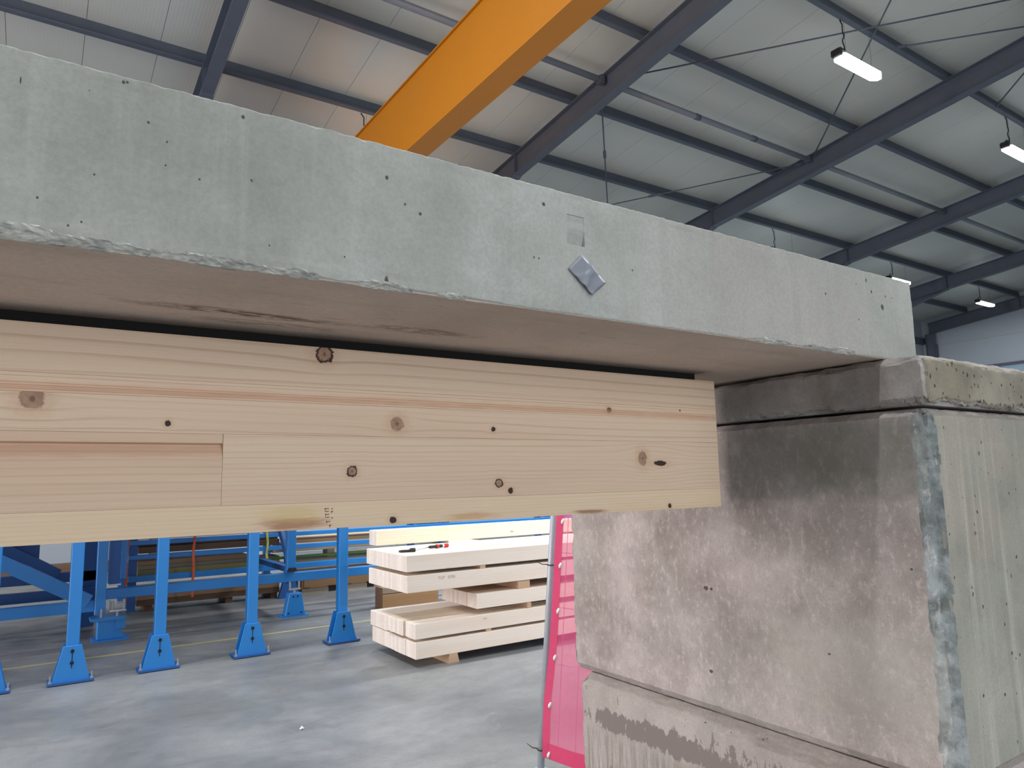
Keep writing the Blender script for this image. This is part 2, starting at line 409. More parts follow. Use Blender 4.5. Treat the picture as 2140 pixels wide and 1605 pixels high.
def rafter(xc, label):
    root = empty('roof_rafter', (xc, 11.5, zr(11.5)), label, 'rafter', 'steel rafters of the hall roof')
    Y0, Y1 = YN, 15.0
    def slab(ya, yb, o0, o1, hw, dz=(0, 0)):
        return [(xc-hw, ya, zr(ya, o0)+dz[0]), (xc-hw, yb, zr(yb, o0)+dz[1]), (xc-hw, yb, zr(yb, o1)+dz[1]), (xc-hw, ya, zr(ya, o1)+dz[0])]
    MB().prism(slab(Y0, Y1, 0.015, 0.43, 0.005), (0.010, 0, 0)).build('web', M['steel'], root)
    MB().prism(slab(Y0, Y1, 0.0, 0.016, 0.095), (0.19, 0, 0)).build('bottom_flange', M['steel'], root)
    MB().prism(slab(Y0, Y1, 0.43, 0.446, 0.095), (0.19, 0, 0)).build('top_flange', M['steel'], root)
    yh = 11.5                                                                            # haunch towards the eaves column
    m = MB(); m.prism([(xc-0.005, yh, zr(yh)), (xc-0.005, Y1, zr(Y1)), (xc-0.005, Y1, zr(Y1)-0.55)], (0.01, 0, 0))
    m.prism([(xc-0.095, yh, zr(yh)), (xc-0.095, Y1, zr(Y1)-0.55), (xc-0.095, Y1, zr(Y1)-0.566), (xc-0.095, yh, zr(yh)-0.016)], (0.19, 0, 0))
    if xc < 31: m.build('haunch', M['steel'], root)
    MB().box(xc-0.09, xc+0.09, yh-0.006, yh+0.006, zr(yh, 0.016), zr(yh, 0.43)).build('stiffener', M['steel'], root)
    cleats(root, xc)
    c = MB(); c.box(xc-0.005, xc+0.005, 14.76, 15.12, 0.02, zr(15.0)+0.01); c.build('column_web', M['steel'], root)
    MB().box(xc-0.1, xc+0.1, 14.745, 14.76, 0.02, zr(14.75)-0.5).build('column_flange', M['steel'], root)
    MB().box(xc-0.1, xc+0.1, 15.12, 15.135, 0.02, zr(15.1)).build('column_flange', M['steel'], root)
    MB().box(xc-0.14, xc+0.14, 14.7, 15.18, 0.0, 0.02).build('base_plate', M['steel'], root)
    return root
for x in RX: rafter(x, rafter_names[round(x, 2)])
rafter(31.72, 'end rafter and corner column against the pale gable wall')
# walls
def wall(name, label): return empty(name, (0, 0, 0), label, None, None, 'structure')
wf = wall('wall_back', 'pale panelled eaves wall behind the blue racks')
for k in range(8): MB().box(XL, XR, YF, YF+0.12, k*1.05+0.004, min((k+1)*1.05, zr(YF, 0.8))).build('wall_panel', M['wallp'], wf)
MB().box(XL, XR, YF-0.15, YF, 6.9, 7.15).build('eaves_rail', M['steel'], wf)
wr = wall('wall_right', 'pale grey gable wall with dark rail above a glazed band')
for k in range(9):
    z0, z1 = k*1.13+0.004, (k+1)*1.13
    if 4 <= k < 5: continue
    zl = lambda y: zr(y, 0.79)
    yof = lambda z: (H+UH+0.79/CS-z)/TS                                                  # where the roof line crosses height z
    if zl(YN) <= z0+0.02: continue
    ye = min(YF, yof(z0)); P = [(XR, YN, z0), (XR, ye, z0)]
    if zl(YF) > z0: P.append((XR, YF, min(z1, zl(YF))))
    if zl(YF) < z1 < zl(YN): P.append((XR, yof(z1), z1))
    P.append((XR, YN, min(z1, zl(YN))))
    MB().prism(P, (0.12, 0, 0)).build('wall_panel', M['wallp'], wr)
MB().box(XR, XR+0.06, YN, YF, 4.53, 5.60).build('window_band', M['glass'], wr)
MB().box(XR-0.08, XR, YN, YF, 5.56, 5.66).build('window_rail', M['steel'], wr)
wl = wall('wall_left', 'gate wall left of the camera')
for (y0, y1, z0, z1) in ((YN, 0.8, 0, 11), (12.2, YF, 0, 11), (0.8, 12.2, 2.7, 11)): MB().box(XL-0.12, XL, y0, y1, z0, z1).build('wall_panel', M['wallp'], wl)
wn = wall('wall_front', 'unseen wall behind the camera with an added gate opening')
for (x0, x1, z0, z1) in ((XL, -7.2, 0, 10.9), (9.2, XR, 0, 10.9), (-7.2, 9.2, 5.2, 10.9)): MB().box(x0, x1, YN-0.12, YN, z0, z1).build('wall_panel', M['wallp'], wn)

# strut tubes along the roof, one per bay
bays = [(-4.06, 'left bay, outside the picture on the left'), (1.94, 'bay left of the yellow girder'), (7.94, 'bay right of the girder, with two couplings'), (13.94, 'third bay, right of the rod node'), (19.94, 'far bay at the right edge')]
for (x, where) in bays:
    rt = empty('strut_tube', (x+3, 8.72, zr(8.72, 0.35)), 'grey steel strut pipe in the '+where, 'pipe', 'strut pipes of the roof bracing')
    z = zr(8.72, 0.35)
    MB().tube([(x+0.12, 8.72, z), (x+5.88, 8.72, z)], 0.055, 14).build('pipe', M['steel_light'], rt, smooth=True)
    for dx in (0.09, 5.86): MB().box(x+dx-0.02, x+dx+0.07, 8.66, 8.78, z-0.07, z+0.07).build('end_plate', M['steel'], rt)
    if x == 7.94:
        for xx in (10.2, 11.9): MB().tube([(xx, 8.72, z), (xx+0.14, 8.72, z)], 0.060, 14).build('coupling', M['steel'], rt, smooth=True)
# bracing rods
def rod(p, q, label, tb=None, off=0.33):
    P = Vector((p[0], p[1], zr(p[1], off))); Q = Vector((q[0], q[1], zr(q[1], off)))
    rt = empty('bracing_rod', (P+Q)/2, label, 'rod', 'roof bracing rods')
    MB().tube([P, Q], 0.014, 8).build('rod', M['steel'], rt, smooth=True)
    if tb:
        a = P.lerp(Q, tb); d = (Q-P).normalized()
        MB().tube([a-d*0.16, a-d*0.12, a+d*0.12, a+d*0.16], [0.016, 0.032, 0.032, 0.016], 8).build('turnbuckle', M['steel'], rt)
    d = (Q-P).normalized()
    MB().bar(P, P+d*0.18, 0.014, 0.05).build('end_fork', M['steel'], rt)
rod((8.03, 8.55), (13.85, 2.72), 'thin steel rod rising right from the rafter beside the crane girder, above the large lamp')
rod((13.86, 8.60), (8.03, 2.2), 'thin steel rod running up from the rod node, passing behind the large lamp', None, 0.37)
rod((13.86, 8.85), (8.9, 14.9), 'thin steel rod running down left from the rod node to the slab top', 0.42)
rod((8.03, 8.95), (13.4, 14.8), 'thin steel rod dropping from the rafter beside the crane girder to the slab top', 0.28, 0.37)
rod((11.86, 5.68), (13.86, 3.9), 'short thin steel rod right of the large lamp, at the top right of the picture')
rod((15.6, 5.68), (14.02, 4.0), 'short thin steel rod right of the third rafter, near the second lamp')

# pendant lamps
def lamp(xc, Y, z, label, pw=1.0):
    rt = empty('pendant_lamp', (xc, Y, z), label, 'lamp', 'long white hall lamps under the roof')
    L, W = 0.61, 0.105
    pts = [(-L, -W*0.55), (-L+0.07, -W), (L-0.12, -W), (L, -W*0.35), (L, W*0.35), (L-0.12, W), (-L+0.07, W), (-L, W*0.55)]
    MB().prism([(xc+a, Y+b, z-0.045) for a, b in pts], (0, 0, 0.06)).build('diffuser', M['glow'], rt)
    MB().prism([(xc+a*0.9, Y+b*0.6, z+0.015) for a, b in pts], (0, 0, 0.04)).build('housing', M['lamp_body'], rt)
    MB().box(xc-L-0.07, xc-L+0.03, Y-0.08, Y+0.08, z-0.03, z+0.085).build('end_cap', M['black'], rt, bevel=0.015)
    zt = zr(Y, 0.45)
    c = [(xc-0.46, Y, zt+0.01), (xc-0.40, Y, zt-0.06), (xc-0.40, Y, zt-0.2)]
    n = 6
    for i in range(1, n): c.append((xc-0.40+0.03*math.sin(i*1.3), Y, zt-0.2+(z+0.2-zt+0.2)*i/n))
    c += [(xc-0.38, Y, z+0.16), (xc-0.50, Y, z+0.17), (xc-0.58, Y, z+0.13), (xc-0.60, Y, z+0.05)]
    MB().tube(c, 0.011, 6).build('power_cable', M['black'], rt, smooth=True)
    for dx in (-0.35, 0.4): MB().tube([(xc+dx, Y, z+0.05), (xc+dx, Y, zt+0.01)], 0.003, 4).build('hanger_wire', M['steel'], rt)
    a = area('lamp_light', (xc, Y, z-0.07), (0, 0, -1), 1.3, 0.24, LAMP_POWER*pw, (0.95, 0.98, 1.0))
    return rt
lamp(10.93, 5.85, 8.09, 'large lit white lamp at top right, hanging above the rod crossing', 1.25)
lamp(16.92, 5.85, 8.07, 'lit white lamp cut by the right edge of the picture', 1.5)
lamp(22.95, 11.6, 7.57, 'lit white lamp partly hidden behind the slab end')
lamp(28.95, 11.6, 7.55, 'small far lit lamp near the gable wall', 0.15)
lamp(4.92, 5.85, 8.07, 'lamp over the timber stack, above the picture', 1.35)
lamp(-1.08, 5.85, 8.07, 'lamp over the left machine, above the picture')
lamp(5.02, 11.6, 7.22, 'lamp hidden behind the slab, only its cable shows left of the crane girder')
lamp(16.92, 11.6, 7.45, 'lamp hidden behind the slab, only its cable shows right of the third rafter')
lamp(22.9, 5.85, 8.07, 'lamp of the near row far beyond the right edge', 0.5)
lamp(-1.08, 0.13, 8.66, 'lamp nearly above the camera, on its left')
lamp(4.92, 0.13, 8.66, 'lamp above and right of the camera, beyond the pillar')
lamp(10.92, 0.13, 8.66, 'lamp of the camera row far to the right', 1.7)
lamp(1.92, -5.6, 9.3, 'lamp behind the camera')

# crane girder
cg = empty('crane_girder', (4.15, 6, 5.95), 'yellow steel overhead crane box girder crossing the roof space', 'crane girder')
m = MB()
MB().box(4.015, 4.285, -7.5, 13.6, 5.975, 6.985).build('box_web', M['yellow'], cg)
MB().box(3.985, 4.31, -7.5, 13.6, 5.955, 5.975).build('bottom_plate', M['yellow'], cg)
MB().box(3.985, 4.31, -7.5, 13.6, 6.985, 7.005).build('top_plate', M['yellow'], cg)
MB().box(2.6, 5.7, 13.6, 13.95, 6.0, 6.4).build('end_carriage', M['yellow'], cg, bevel=0.02)
rb = MB().box(XL+0.5, 12.0, 13.68, 13.88, 5.55, 6.0).build('trim_1', M['steel']); tag(rb, 'grey crane runway beam along the eaves, behind the slab', kind='structure')

# ------------------------------------------------------------------ concrete slab
YS = 0.867; ZB = 1.714; ZT = 1.9195; XE = 1.768
def sp(px, py): p = at(px, py, 'y', YS); return p.x, p.z
pit_px = [(258, 172, 4.5), (266, 172, 3.5), (508, 245, 5), (808, 372, 5), (349, 297, 2.5), (346, 346, 2.5), (197, 365, 2.5), (78, 413, 3.5), (417, 375, 2.5), (846, 427, 3), (878, 447, 4), (1136, 427, 5),
          (170, 464, 3), (142, 471, 3), (310, 256, 3.5), (1821, 610, 4), (1844, 642, 7), (1810, 586, 4), (1850, 620, 2.5), (1795, 668, 2.5), (1725, 614, 3), (1322, 565, 2.5), (1116, 538, 2.5), (1126, 540, 2.5), (720, 537, 2.5), (563, 513, 2.5)]
pits = []
for (a, b, r) in pit_px:
    x, z = sp(a, b); depth = (Vector((x, YS, z))-CAMP).dot(FW); pits.append((x, z, r*0.72*depth/FPX, 1.25))
pits.append((*sp(808, 588), 0.003, 2.2)); pits.append((*sp(43, 168), 0.0007, 6))
M['slab'] = concrete('slab_concrete', lin(151, 153, 147), lin(168, 170, 165), lin(133, 135, 129), tint=lin(162, 155, 150), streak=0.4, pores=(34, 0.075, 0.86), pits=pits)
def soffit_extra(t, col, X):
    wz = t.math('MULTIPLY', t.math('SUBTRACT', t.noise(1.0, 4, 0.6, t.mapv((5, 3, 1))), 0.5), 2.4)
    fine = t.ramp(t.noise(1.0, 6, 0.75, t.mapv((26, 130, 1), (8, 2, 0))), 0.42, 0.53)
    vein = t.math('MAXIMUM', ellipse(t, X[0], X[1], 0.27, 1.104, 0.16, 0.020, 0.5, wz), t.math('MULTIPLY', ellipse(t, X[0], X[1], 0.56, 1.092, 0.10, 0.022, 0.6, wz), 0.7))
    vein = t.math('MAXIMUM', vein, t.math('MULTIPLY', ellipse(t, X[0], X[1], 0.30, 1.16, 0.13, 0.02, 0.6, wz), 0.55))
    col = t.mix(t.math('MULTIPLY', t.math('MULTIPLY', vein, fine), 0.85), col, lin(78, 56, 44))
    s2 = t.noise(1.0, 6, 0.7, t.mapv((7, 70, 1), (8, 2, 0)))
    col = t.mix(t.ramp(s2, 0.58, 0.74, 0, 0.45), col, lin(120, 100, 88))
    s3 = t.noise(1.0, 5, 0.7, t.mapv((2.5, 14, 1), (1, 6, 0)))
    return t.mix(t.ramp(s3, 0.5, 0.7, 0, 0.5), col, lin(176, 160, 140))
M['soffit'] = concrete('slab_soffit_concrete', lin(205, 188, 176), lin(216, 200, 189), lin(188, 171, 158), pores=(30, 0.06, 0.94), mottle=1.6, extra=soffit_extra)
M['broken'] = concrete('broken_concrete_edge', lin(172, 172, 164), lin(192, 191, 182), lin(140, 141, 136), pores=(80, 0.16, 0.6), mottle=24)
rx0, rz1 = sp(1183, 447); rx1, rz0 = sp(1221, 515)
def slab_push(v, d):
    x, y, z = v; mv = 0
    big = 0.0
    if x < 0.30: big = 0.012
    elif x < 0.60: big = 0.007
    elif 1.02 < x < 1.5: big = 0.008
    a = max(0.0, nz(x, 0, 0, 14, 1)*1.0+0.35)
    c = 0.002+big*a+0.002*abs(nz(x, 0, 0, 60, 2))
    v, k = edge_push(v, d, 2, 4, c, None); mv += k if c > 0.005 else 0
    if k and c > 0.005: v.z += 0.002*nz(x, y, z, 130, 3); v.y += 0.003*nz(x, y, z, 150, 4)
    if d[5] < 0.02:                                                                # worn, slightly ragged upper arris
        v.z += -0.0027*max(0, x)+0.0007*nz(x, 0, 0, 30, 5)+0.0011*nz(x, 0, 0, 95, 6)+0.0005*nz(x, 0, 0, 7, 8)
    v, k = edge_push(v, d, 2, 5, max(0.0, 0.0015+0.003*nz(x, 0, 0, 45, 7)+0.002*nz(x, 0, 0, 140, 13)), None)
    v, k = edge_push(v, d, 1, 2, 0.004+0.003*abs(nz(0, 0, z, 40, 9)), None)
    if d[2] < 1e-5 and d[4] > 0.02 and d[5] > 0.015:
        if rx0-1e-4 <= x <= rx1+1e-4 and rz0-1e-4 <= z <= rz1+1e-4:                     # cast-in rectangle, deeper towards its lower edge
            f = (rz1-z)/(rz1-rz0); v.y += 0.001+0.0055*max(0, f-0.55)/0.45
        else: v.y += 0.0006*nz(x, 0, z, 9, 10)
    return v, mv
e = 0.0012
xs = lsp(-3.0, -0.2, 0.2)+lsp(-0.2, 0.7, 0.004)[1:]+lsp(0.7, XE, 0.0075)[1:]+[rx0-e, rx0, rx1, rx1+e]; xs = sorted(xs)
ys = [YS, YS+0.0015, YS+0.003, YS+0.0045, YS+0.006, YS+0.009, YS+0.015, YS+0.03, YS+0.07, YS+0.2, YS+0.4, YS+0.7, 1.9]
zs = sorted([ZB+0.002, ZB+0.004, ZB+0.0055, ZB+0.01, ZB+0.0125, ZT-0.0015, ZT-0.003, ZT-0.005]+lsp(ZB, ZT, 0.0075)+[rz0-e, rz0, rz1, rz1+e])
def slab_slot(ax, side, mv):
    if mv >= 2 and ax in (1, 2): return 2
    return 1 if (ax == 2 and side == 0) else 0
slab = rough_block('concrete_slab', xs, ys, zs, slab_push, [M['slab'], M['soffit'], M['broken']], slab_slot)
tag(slab, 'long grey precast concrete slab spanning onto the block pillar, chipped lower edge', 'slab')
# grey tape stuck on the slab face
P4 = [at(a, b, 'y', YS-0.0015) for a, b in ((1215, 533), (1265, 592), (1235, 618), (1187, 562))]
m = MB(); n1, n2 = 14, 9
for i in range(n1+1):
    for j in range(n2+1):
        u, q = i/n1, j/n2
        p = (P4[0].lerp(P4[1], u)).lerp(P4[3].lerp(P4[2], u), q)
        curl = 0.010*max(0, u+q-1.35)**1.5+0.0016*math.sin(7*u+5*q)*u+0.0035*max(0, 1-abs(u-0.42-0.25*q)*8)+0.003*max(0, 1-abs(u-0.62+0.3*q)*9)
        p = p+Vector((0, -0.001-max(0, curl), 0)); m.v.append(p)
for i in range(n1):
    for j in range(n2):
        a = i*(n2+1)+j; m.f.append([a, a+1, a+n2+2, a+n2+1]); m.mi.append(0)
M['tape'] = plain('grey_tape', lin(116, 121, 131), 0.4, 0, 0.1, 60)
o = m.build('tape_piece', M['tape'], smooth=True); tag(o, 'crumpled piece of grey adhesive tape stuck askew on the slab face', 'tape')
sm = o.modifiers.new('thickness', 'SOLIDIFY'); sm.thickness = 0.0006

# ------------------------------------------------------------------ timber beam
YB = 1.193; BT, BB = 1.6900, 1.3791; BX = 1.4115
def bp(px, py): p = at(px, py, 'y', YB); return p.x, p.z
kn = []
for (a, b, r, kind) in ((678, 740, 16, 'ring'), (68, 833, 22, 'sound'), (351, 885, 6, 'hole'), (830, 886, 14, 'sound'), (1031, 897, 5, 'hole'), (736, 985, 10, 'ring'), (1273, 857, 6, 'hole'), (1421, 858, 2, 'hole'),
                       (1043, 1010, 8, 'ring'), (1067, 1025, 6, 'hole'), (1343, 958, 11, 'oval'), (1380, 968, 17, 'flat'), (821, 1087, 7, 'hole'), (1400, 1057, 4.5, 'hole')):
    x, z = bp(a, b); dep = (Vector((x, YB, z))-CAMP).dot(FW); kn.append((x, z, r*dep/FPX*1.05, kind))
cuts = [BT, 1.5911, 1.5361, 1.4233, BB]
beam = empty('timber_beam', (0.2, YB+0.1, BB), 'pale glued spruce beam with dark knots hanging under the concrete slab', 'beam')
base, dk, rd = lin(210, 186, 162), lin(160, 124, 96), lin(198, 166, 141)
specs = [(42, 0.034, 0.50, 1.0), (72, 0.020, 0.50, 2.0), (105, 0.014, 0.42, 3.0), (140, 0.005, 0.46, 4.0)]
xf = bp(465, 950)[0]
st_x, st_z = bp(612, 1092)
for k, (fq, wv, am, sd) in enumerate(specs):
    z1, z0 = cuts[k]-0.0001, cuts[k+1]+0.0001
    kk = [q for q in kn if z0-0.004 <= q[1] <= z1+0.004]
    patch = [(st_x, st_z-0.002, 0.05, 0.009, lin(150, 98, 70), 0.8), (st_x+0.0, st_z+0.014, 0.045, 0.014, lin(196, 172, 110), 0.5), (*bp(985, 1078), 0.05, 0.006, lin(186, 140, 96), 0.6), (*bp(1235, 1069), 0.04, 0.004, lin(120, 70, 50), 0.7)] if k == 3 else \
            ([(0.2, cuts[1]+dz, 4.0, rz, lin(168, 120, 92), a_) for dz, rz, a_ in ((0.004, 0.0007, 0.8), (0.0065, 0.0006, 0.7), (0.009, 0.0008, 0.8), (0.013, 0.0007, 0.7), (0.022, 0.0005, 0.6), (0.0275, 0.0006, 0.6))]+[(0.2, cuts[1]+0.008, 4.0, 0.009, lin(196, 150, 122), 0.35)] if k == 0 else [])
    mat = wood('spruce_lamella', lin(216, 193, 164) if k == 3 else base, dk, lin(206, 178, 146) if k == 3 else rd, fq, knots=kk, wav=wv, amt=am, seed=sd, patch=patch)
    if k == 0:
        col = None
    if k != 2:
        MB().box(-3.0, BX, YB, YB+0.2, z0, z1).build('lamella', mat, beam, bevel=0.0003)
    else:
        MB().box(xf+0.0004, BX, YB, YB+0.2, z0, z1).build('lamella', mat, beam, bevel=0.0003)
        # left board of the finger joint: waney upper edge, so its face is set back there
        xs_ = lsp(-3.0, -0.2, 0.4)+lsp(-0.2, xf, 0.02)[1:]; hh = [0, 0.2, 0.4, 0.6, 0.68, 0.74, 0.80, 0.835, 0.85, 0.87, 0.9, 1.0]
        m = MB(); rows = []
        for x in xs_:
            r = []
            for h in hh:
                wz = 0.01*math.sin((x+0.1)*2.2)
                s = max(0, min(1, (h-0.58-wz)/0.26)); dp = 0.009*s*s
                if h > 0.86: dp = 0.0015
                r.append(len(m.v)); m.v.append(Vector((x, YB+dp, z0+(z1-z0)*h)))
            r.append(len(m.v)); m.v.append(Vector((x, YB+0.2, z1))); r.append(len(m.v)); m.v.append(Vector((x, YB+0.2, z0)))
            rows.append(r)
        for a in range(len(rows)-1):
            n = len(rows[a])
            for b in range(n): m.f.append([rows[a][b], rows[a+1][b], rows[a+1][(b+1) % n], rows[a][(b+1) % n]]); m.mi.append(0)
        m.f.append(rows[0][::-1]); m.mi.append(0); m.f.append(rows[-1]); m.mi.append(0)
        mat2 = wood('spruce_lamella_waney', base, dk, rd, 78, knots=[q for q in kk if q[0] < xf], wav=0.012, amt=0.5, seed=6.0, mott=0.7,
                    patch=[(-0.1+xf/2, z0+(z1-z0)*0.77, 0.5, 0.009, lin(184, 132, 106), 0.4)])
        m.build('lamella', mat2, beam)
MB().box(-3.0, BX-0.02, YB+0.045, YB+0.17, BT-0.0003, ZB).build('dark_gap_strip', M['rubber'], beam)  # added black strip: keeps the gap above the beam dark and joins it to the slab
# faint ink print near the lower edge
m = MB()
for (i, (a, b)) in enumerate(((683, 1063), (683, 1069), (684, 1075), (684, 1081), (686, 1090), (694, 1063), (694, 1069), (694, 1082), (690, 1098))):
    x, z = bp(a, b); wd = 0.007 if i < 5 else 0.003
    m.box(x-wd/2, x+wd/2, YB-0.0004, YB+0.001, z-0.0009, z+0.0009)
    if i % 2 == 0: m.box(x-wd/2, x-wd/2+0.0012, YB-0.0004, YB+0.001, z-0.003, z+0.001)
m.build('ink_print', plain('faint_ink', lin(142, 112, 92), 0.8), beam)

# ------------------------------------------------------------------ pillar of concrete blocks
CL = dict(base=lin(174, 163, 159), light=lin(196, 186, 182), dark=lin(146, 136, 131))
pl = []
for (a, b, r) in ((1475, 1229, 6), (1486, 1231, 4), (1733, 1367, 3), (1486, 1403, 5), (1905, 1190, 3)):
    p = at(a, b, 'x', 1.6); dep = (p-CAMP).dot(FW); pl.append((p.y, p.z, r*dep/FPX, 0.7))
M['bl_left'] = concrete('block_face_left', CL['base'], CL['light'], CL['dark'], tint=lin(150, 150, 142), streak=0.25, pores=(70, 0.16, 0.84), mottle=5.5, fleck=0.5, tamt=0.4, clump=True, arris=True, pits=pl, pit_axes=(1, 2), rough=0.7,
                        tone_patches=((1.0, 1.5, 0.5, 0.09, lin(110, 112, 104), 0.5), (0.95, 1.0, 0.3, 0.12, lin(160, 160, 150), 0.4)))  # darker grey-green patch near the top, paler grey patch lower down
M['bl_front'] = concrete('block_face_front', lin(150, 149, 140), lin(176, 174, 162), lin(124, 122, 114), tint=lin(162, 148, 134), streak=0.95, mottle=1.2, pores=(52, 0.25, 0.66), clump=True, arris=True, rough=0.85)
M['bl_edge'] = concrete('block_arris', lin(128, 132, 130), lin(156, 162, 166), lin(92, 98, 95), pores=(60, 0.2, 0.75), mottle=9)
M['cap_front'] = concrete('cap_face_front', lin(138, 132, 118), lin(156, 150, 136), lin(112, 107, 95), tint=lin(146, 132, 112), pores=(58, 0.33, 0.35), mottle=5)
M['cap_left'] = concrete('cap_face_left', lin(158, 148, 142), lin(182, 176, 172), lin(126, 118, 113), tint=lin(166, 168, 164), streak=0.3, pores=(60, 0.13, 0.8), mottle=6)
def peel(t, col, X):
    q = t.noise(1.0, 7, 0.74, t.mapv((30, 34, 15), (1, 2, 3)), 0.4)
    band = ellipse(t, X[1], X[2], 1.70, 0.672, 0.30, 0.034, 0.45, t.math('MULTIPLY', t.math('SUBTRACT', t.noise(1.0, 4, 0.6, t.mapv((9, 9, 5), (5, 5, 5))), 0.5), 1.2))
    flake = ellipse(t, X[1], X[2], 1.36, 0.690, 0.26, 0.045, 0.5)
    msk = t.ramp(t.math('ADD', t.math('ADD', q, t.math('MULTIPLY', band, 0.23)), t.math('MULTIPLY', flake, 0.10)), 0.62, 0.64)
    st = t.noise(1.0, 6, 0.7, t.mapv((40, 60, 4), (7, 2, 3)))
    low = t.ramp(X[2], 0.60, 0.66, 1, 0)
    col = t.mix(t.math('MULTIPLY', t.ramp(st, 0.42, 0.6, 0, 0.8), low), col, lin(134, 130, 122))
    col = t.mix(t.math('MULTIPLY', ellipse(t, X[1], X[2], 1.42, 0.60, 0.10, 0.05, 0.6), 0.6), col, lin(110, 98, 76))
    return t.mix(msk, col, lin(128, 120, 115))
M['bl_peel'] = concrete('block_face_peeling', lin(178, 169, 164), lin(194, 186, 181), lin(160, 151, 146), tint=lin(160, 153, 147), streak=0.5, pores=(55, 0.2, 0.85), fleck=0.25, extra=peel, arris=True)
def block(name, x0, x1, y0, y1, z0, z1, cv, ct, cb, mats, label, seed, chips=0.010, ragged_bottom=0.0, step=0.012, rebate=0.0):
    def push(v, d):
        x, y, z = v; mv = 0
        for (i, j, c0) in ((0, 2, cv), (0, 3, cv), (1, 2, cv), (1, 3, cv), (0, 4, cb), (2, 4, cb), (1, 4, cb), (3, 4, cb), (0, 5, ct), (2, 5, ct), (1, 5, ct), (3, 5, ct)):
            if d[i]+d[j] > 0.12: continue
            ch = chips*(0.3 if j >= 4 and z1-z0 > 0.2 else 1.0)
            c = c0+ch*max(0, nz(x, y, z, 22, seed+i+j)+0.15)+ch*0.5*abs(nz(x, y, z, 70, seed+2*i+j))
            v2, k = edge_push(v, d, i, j, c, None)
            if k: v = v2; mv = max(mv, 100 if j < 4 else 1)
        if mv: v = v+Vector((nz(x, y, z, 60, seed), nz(x, y, z, 60, seed+3), nz(x, y, z, 60, seed+5)))*0.0016
        if rebate and d[5] < 0.075 and min(d[0], d[1], d[2], d[3]) < 0.11: v.z -= rebate*(1-d[5]/0.075)
        if ragged_bottom and d[4] < 0.03:
            r = max(0, nz(x, y, 0, 14, seed+11)+0.05)*ragged_bottom*0.5+abs(nz(x, y, 0, 48, seed+12))*ragged_bottom*0.45+max(0, nz(x, y, 0, 110, seed+14))*ragged_bottom*0.5
            if min(d[0], d[1], d[2], d[3]) < 0.02: v.z += r*(1-d[4]/0.03)
        if ragged_bottom and d[5] < 0.01: v.z += -0.011*max(0, (y-0.95))/1.0+0.003*nz(x, y, 0, 16, seed+31)-0.0015+(0.003*max(0, nz(x, y, 0, 50, seed+33)) if d[0]+d[2] < 0.05 and y < 0.9 else 0)
        v = v+Vector((nz(x, y, z, 7, seed+20), nz(x, y, z, 7, seed+21), 0))*0.0012
        return v, mv
    def slot(ax, side, mv):
        return 0 if ax == 0 else (1 if ax == 1 else 0)
    def grid(a, b): return sorted(set([round(q, 5) for q in lsp(a, a+0.06, step/2)+lsp(a+0.06, b-0.06, step)[1:-1]+lsp(b-0.06, b, step/2)]))
    o = rough_block(name, grid(x0, x1), grid(y0, y1), grid(z0, z1) if z1-z0 > 0.2 else lsp(z0, z1, step/2), push, mats, slot, smooth=True)
    o.data.set_sharp_from_angle(angle=math.radians(20))
    return tag(o, label, 'block', 'stacked concrete blocks of the pillar')
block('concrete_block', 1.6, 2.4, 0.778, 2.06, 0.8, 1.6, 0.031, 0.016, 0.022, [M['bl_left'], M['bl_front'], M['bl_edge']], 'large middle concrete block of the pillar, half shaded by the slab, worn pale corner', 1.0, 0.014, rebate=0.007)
block('concrete_block', 1.6, 2.4, 0.778, 2.035, 0.0, 0.8, 0.036, 0.040, 0.03, [M['bl_peel'], M['bl_front'], M['bl_edge']], 'lowest concrete block of the pillar, with whitish skin peeling off its face', 4.0, 0.012, step=0.010, rebate=0.010)
block('concrete_block', 1.597, 2.405, 0.770, 2.05, 1.6, 1.7125, 0.010, 0.013, 0.006, [M['cap_left'], M['cap_front'], M['broken']], 'thin pitted concrete cap block on top of the pillar, under the slab end', 8.0, 0.010, 0.020, step=0.010)

# ------------------------------------------------------------------ timber stack
YSF = 5.24
WA = wood('white_spruce_a', lin(243, 231, 218), lin(210, 182, 156), lin(234, 212, 192), 60, wav=0.02, amt=0.4, seed=2.5, mott=0.5, auto=True)
WB = wood('white_spruce_b', lin(246, 234, 214), lin(214, 188, 154), lin(240, 218, 188), 45, wav=0.03, amt=0.38, seed=5.5, mott=0.5, auto=True)
WC = wood('spruce_brownish', lin(204, 172, 142), lin(166, 128, 98), lin(190, 150, 120), 60, wav=0.02, amt=0.35, seed=9.5)
# end grain: glued laminations standing on edge
t = NT('end_grain', 0.8); Xe = t.xyz()
lamn = t.math('FRACT', t.math('MULTIPLY', Xe[1], 1/0.042)); idn = t.math('FLOOR', t.math('MULTIPLY', Xe[1], 1/0.042))
wn_ = t.n('TexWhiteNoise'); wn_.noise_dimensions = '1D'; t.link(idn, wn_.inputs['W'])
cc = t.mix(wn_.outputs['Value'], lin(216, 206, 198), lin(236, 228, 220))
cc = t.mix(t.ramp(t.noise(60, 4), 0.4, 0.7, 0, 0.3), cc, lin(196, 178, 160))
cc = t.mix(t.ramp(lamn, 0.0, 0.06, 0.35, 0), cc, lin(150, 120, 96))
t.color(cc); M['endg'] = t.m
def sbeam(x0, x1, y0, y1, z0, z1, mat, label, **kw):
    rt = empty('stacked_timber', ((x0+x1)/2, (y0+y1)/2, z0), label, 'beam', 'planed spruce beams in the stack')
    MB().box(x0, x1, y0, y1, z0, z1).build('beam_body', mat, rt, bevel=0.003)
    MB().box(x0-0.0012, x0+0.004, y0+0.003, y1-0.003, z0+0.003, z1-0.003).build('sawn_end', M['endg'], rt)
    return rt
XR2 = 6.9
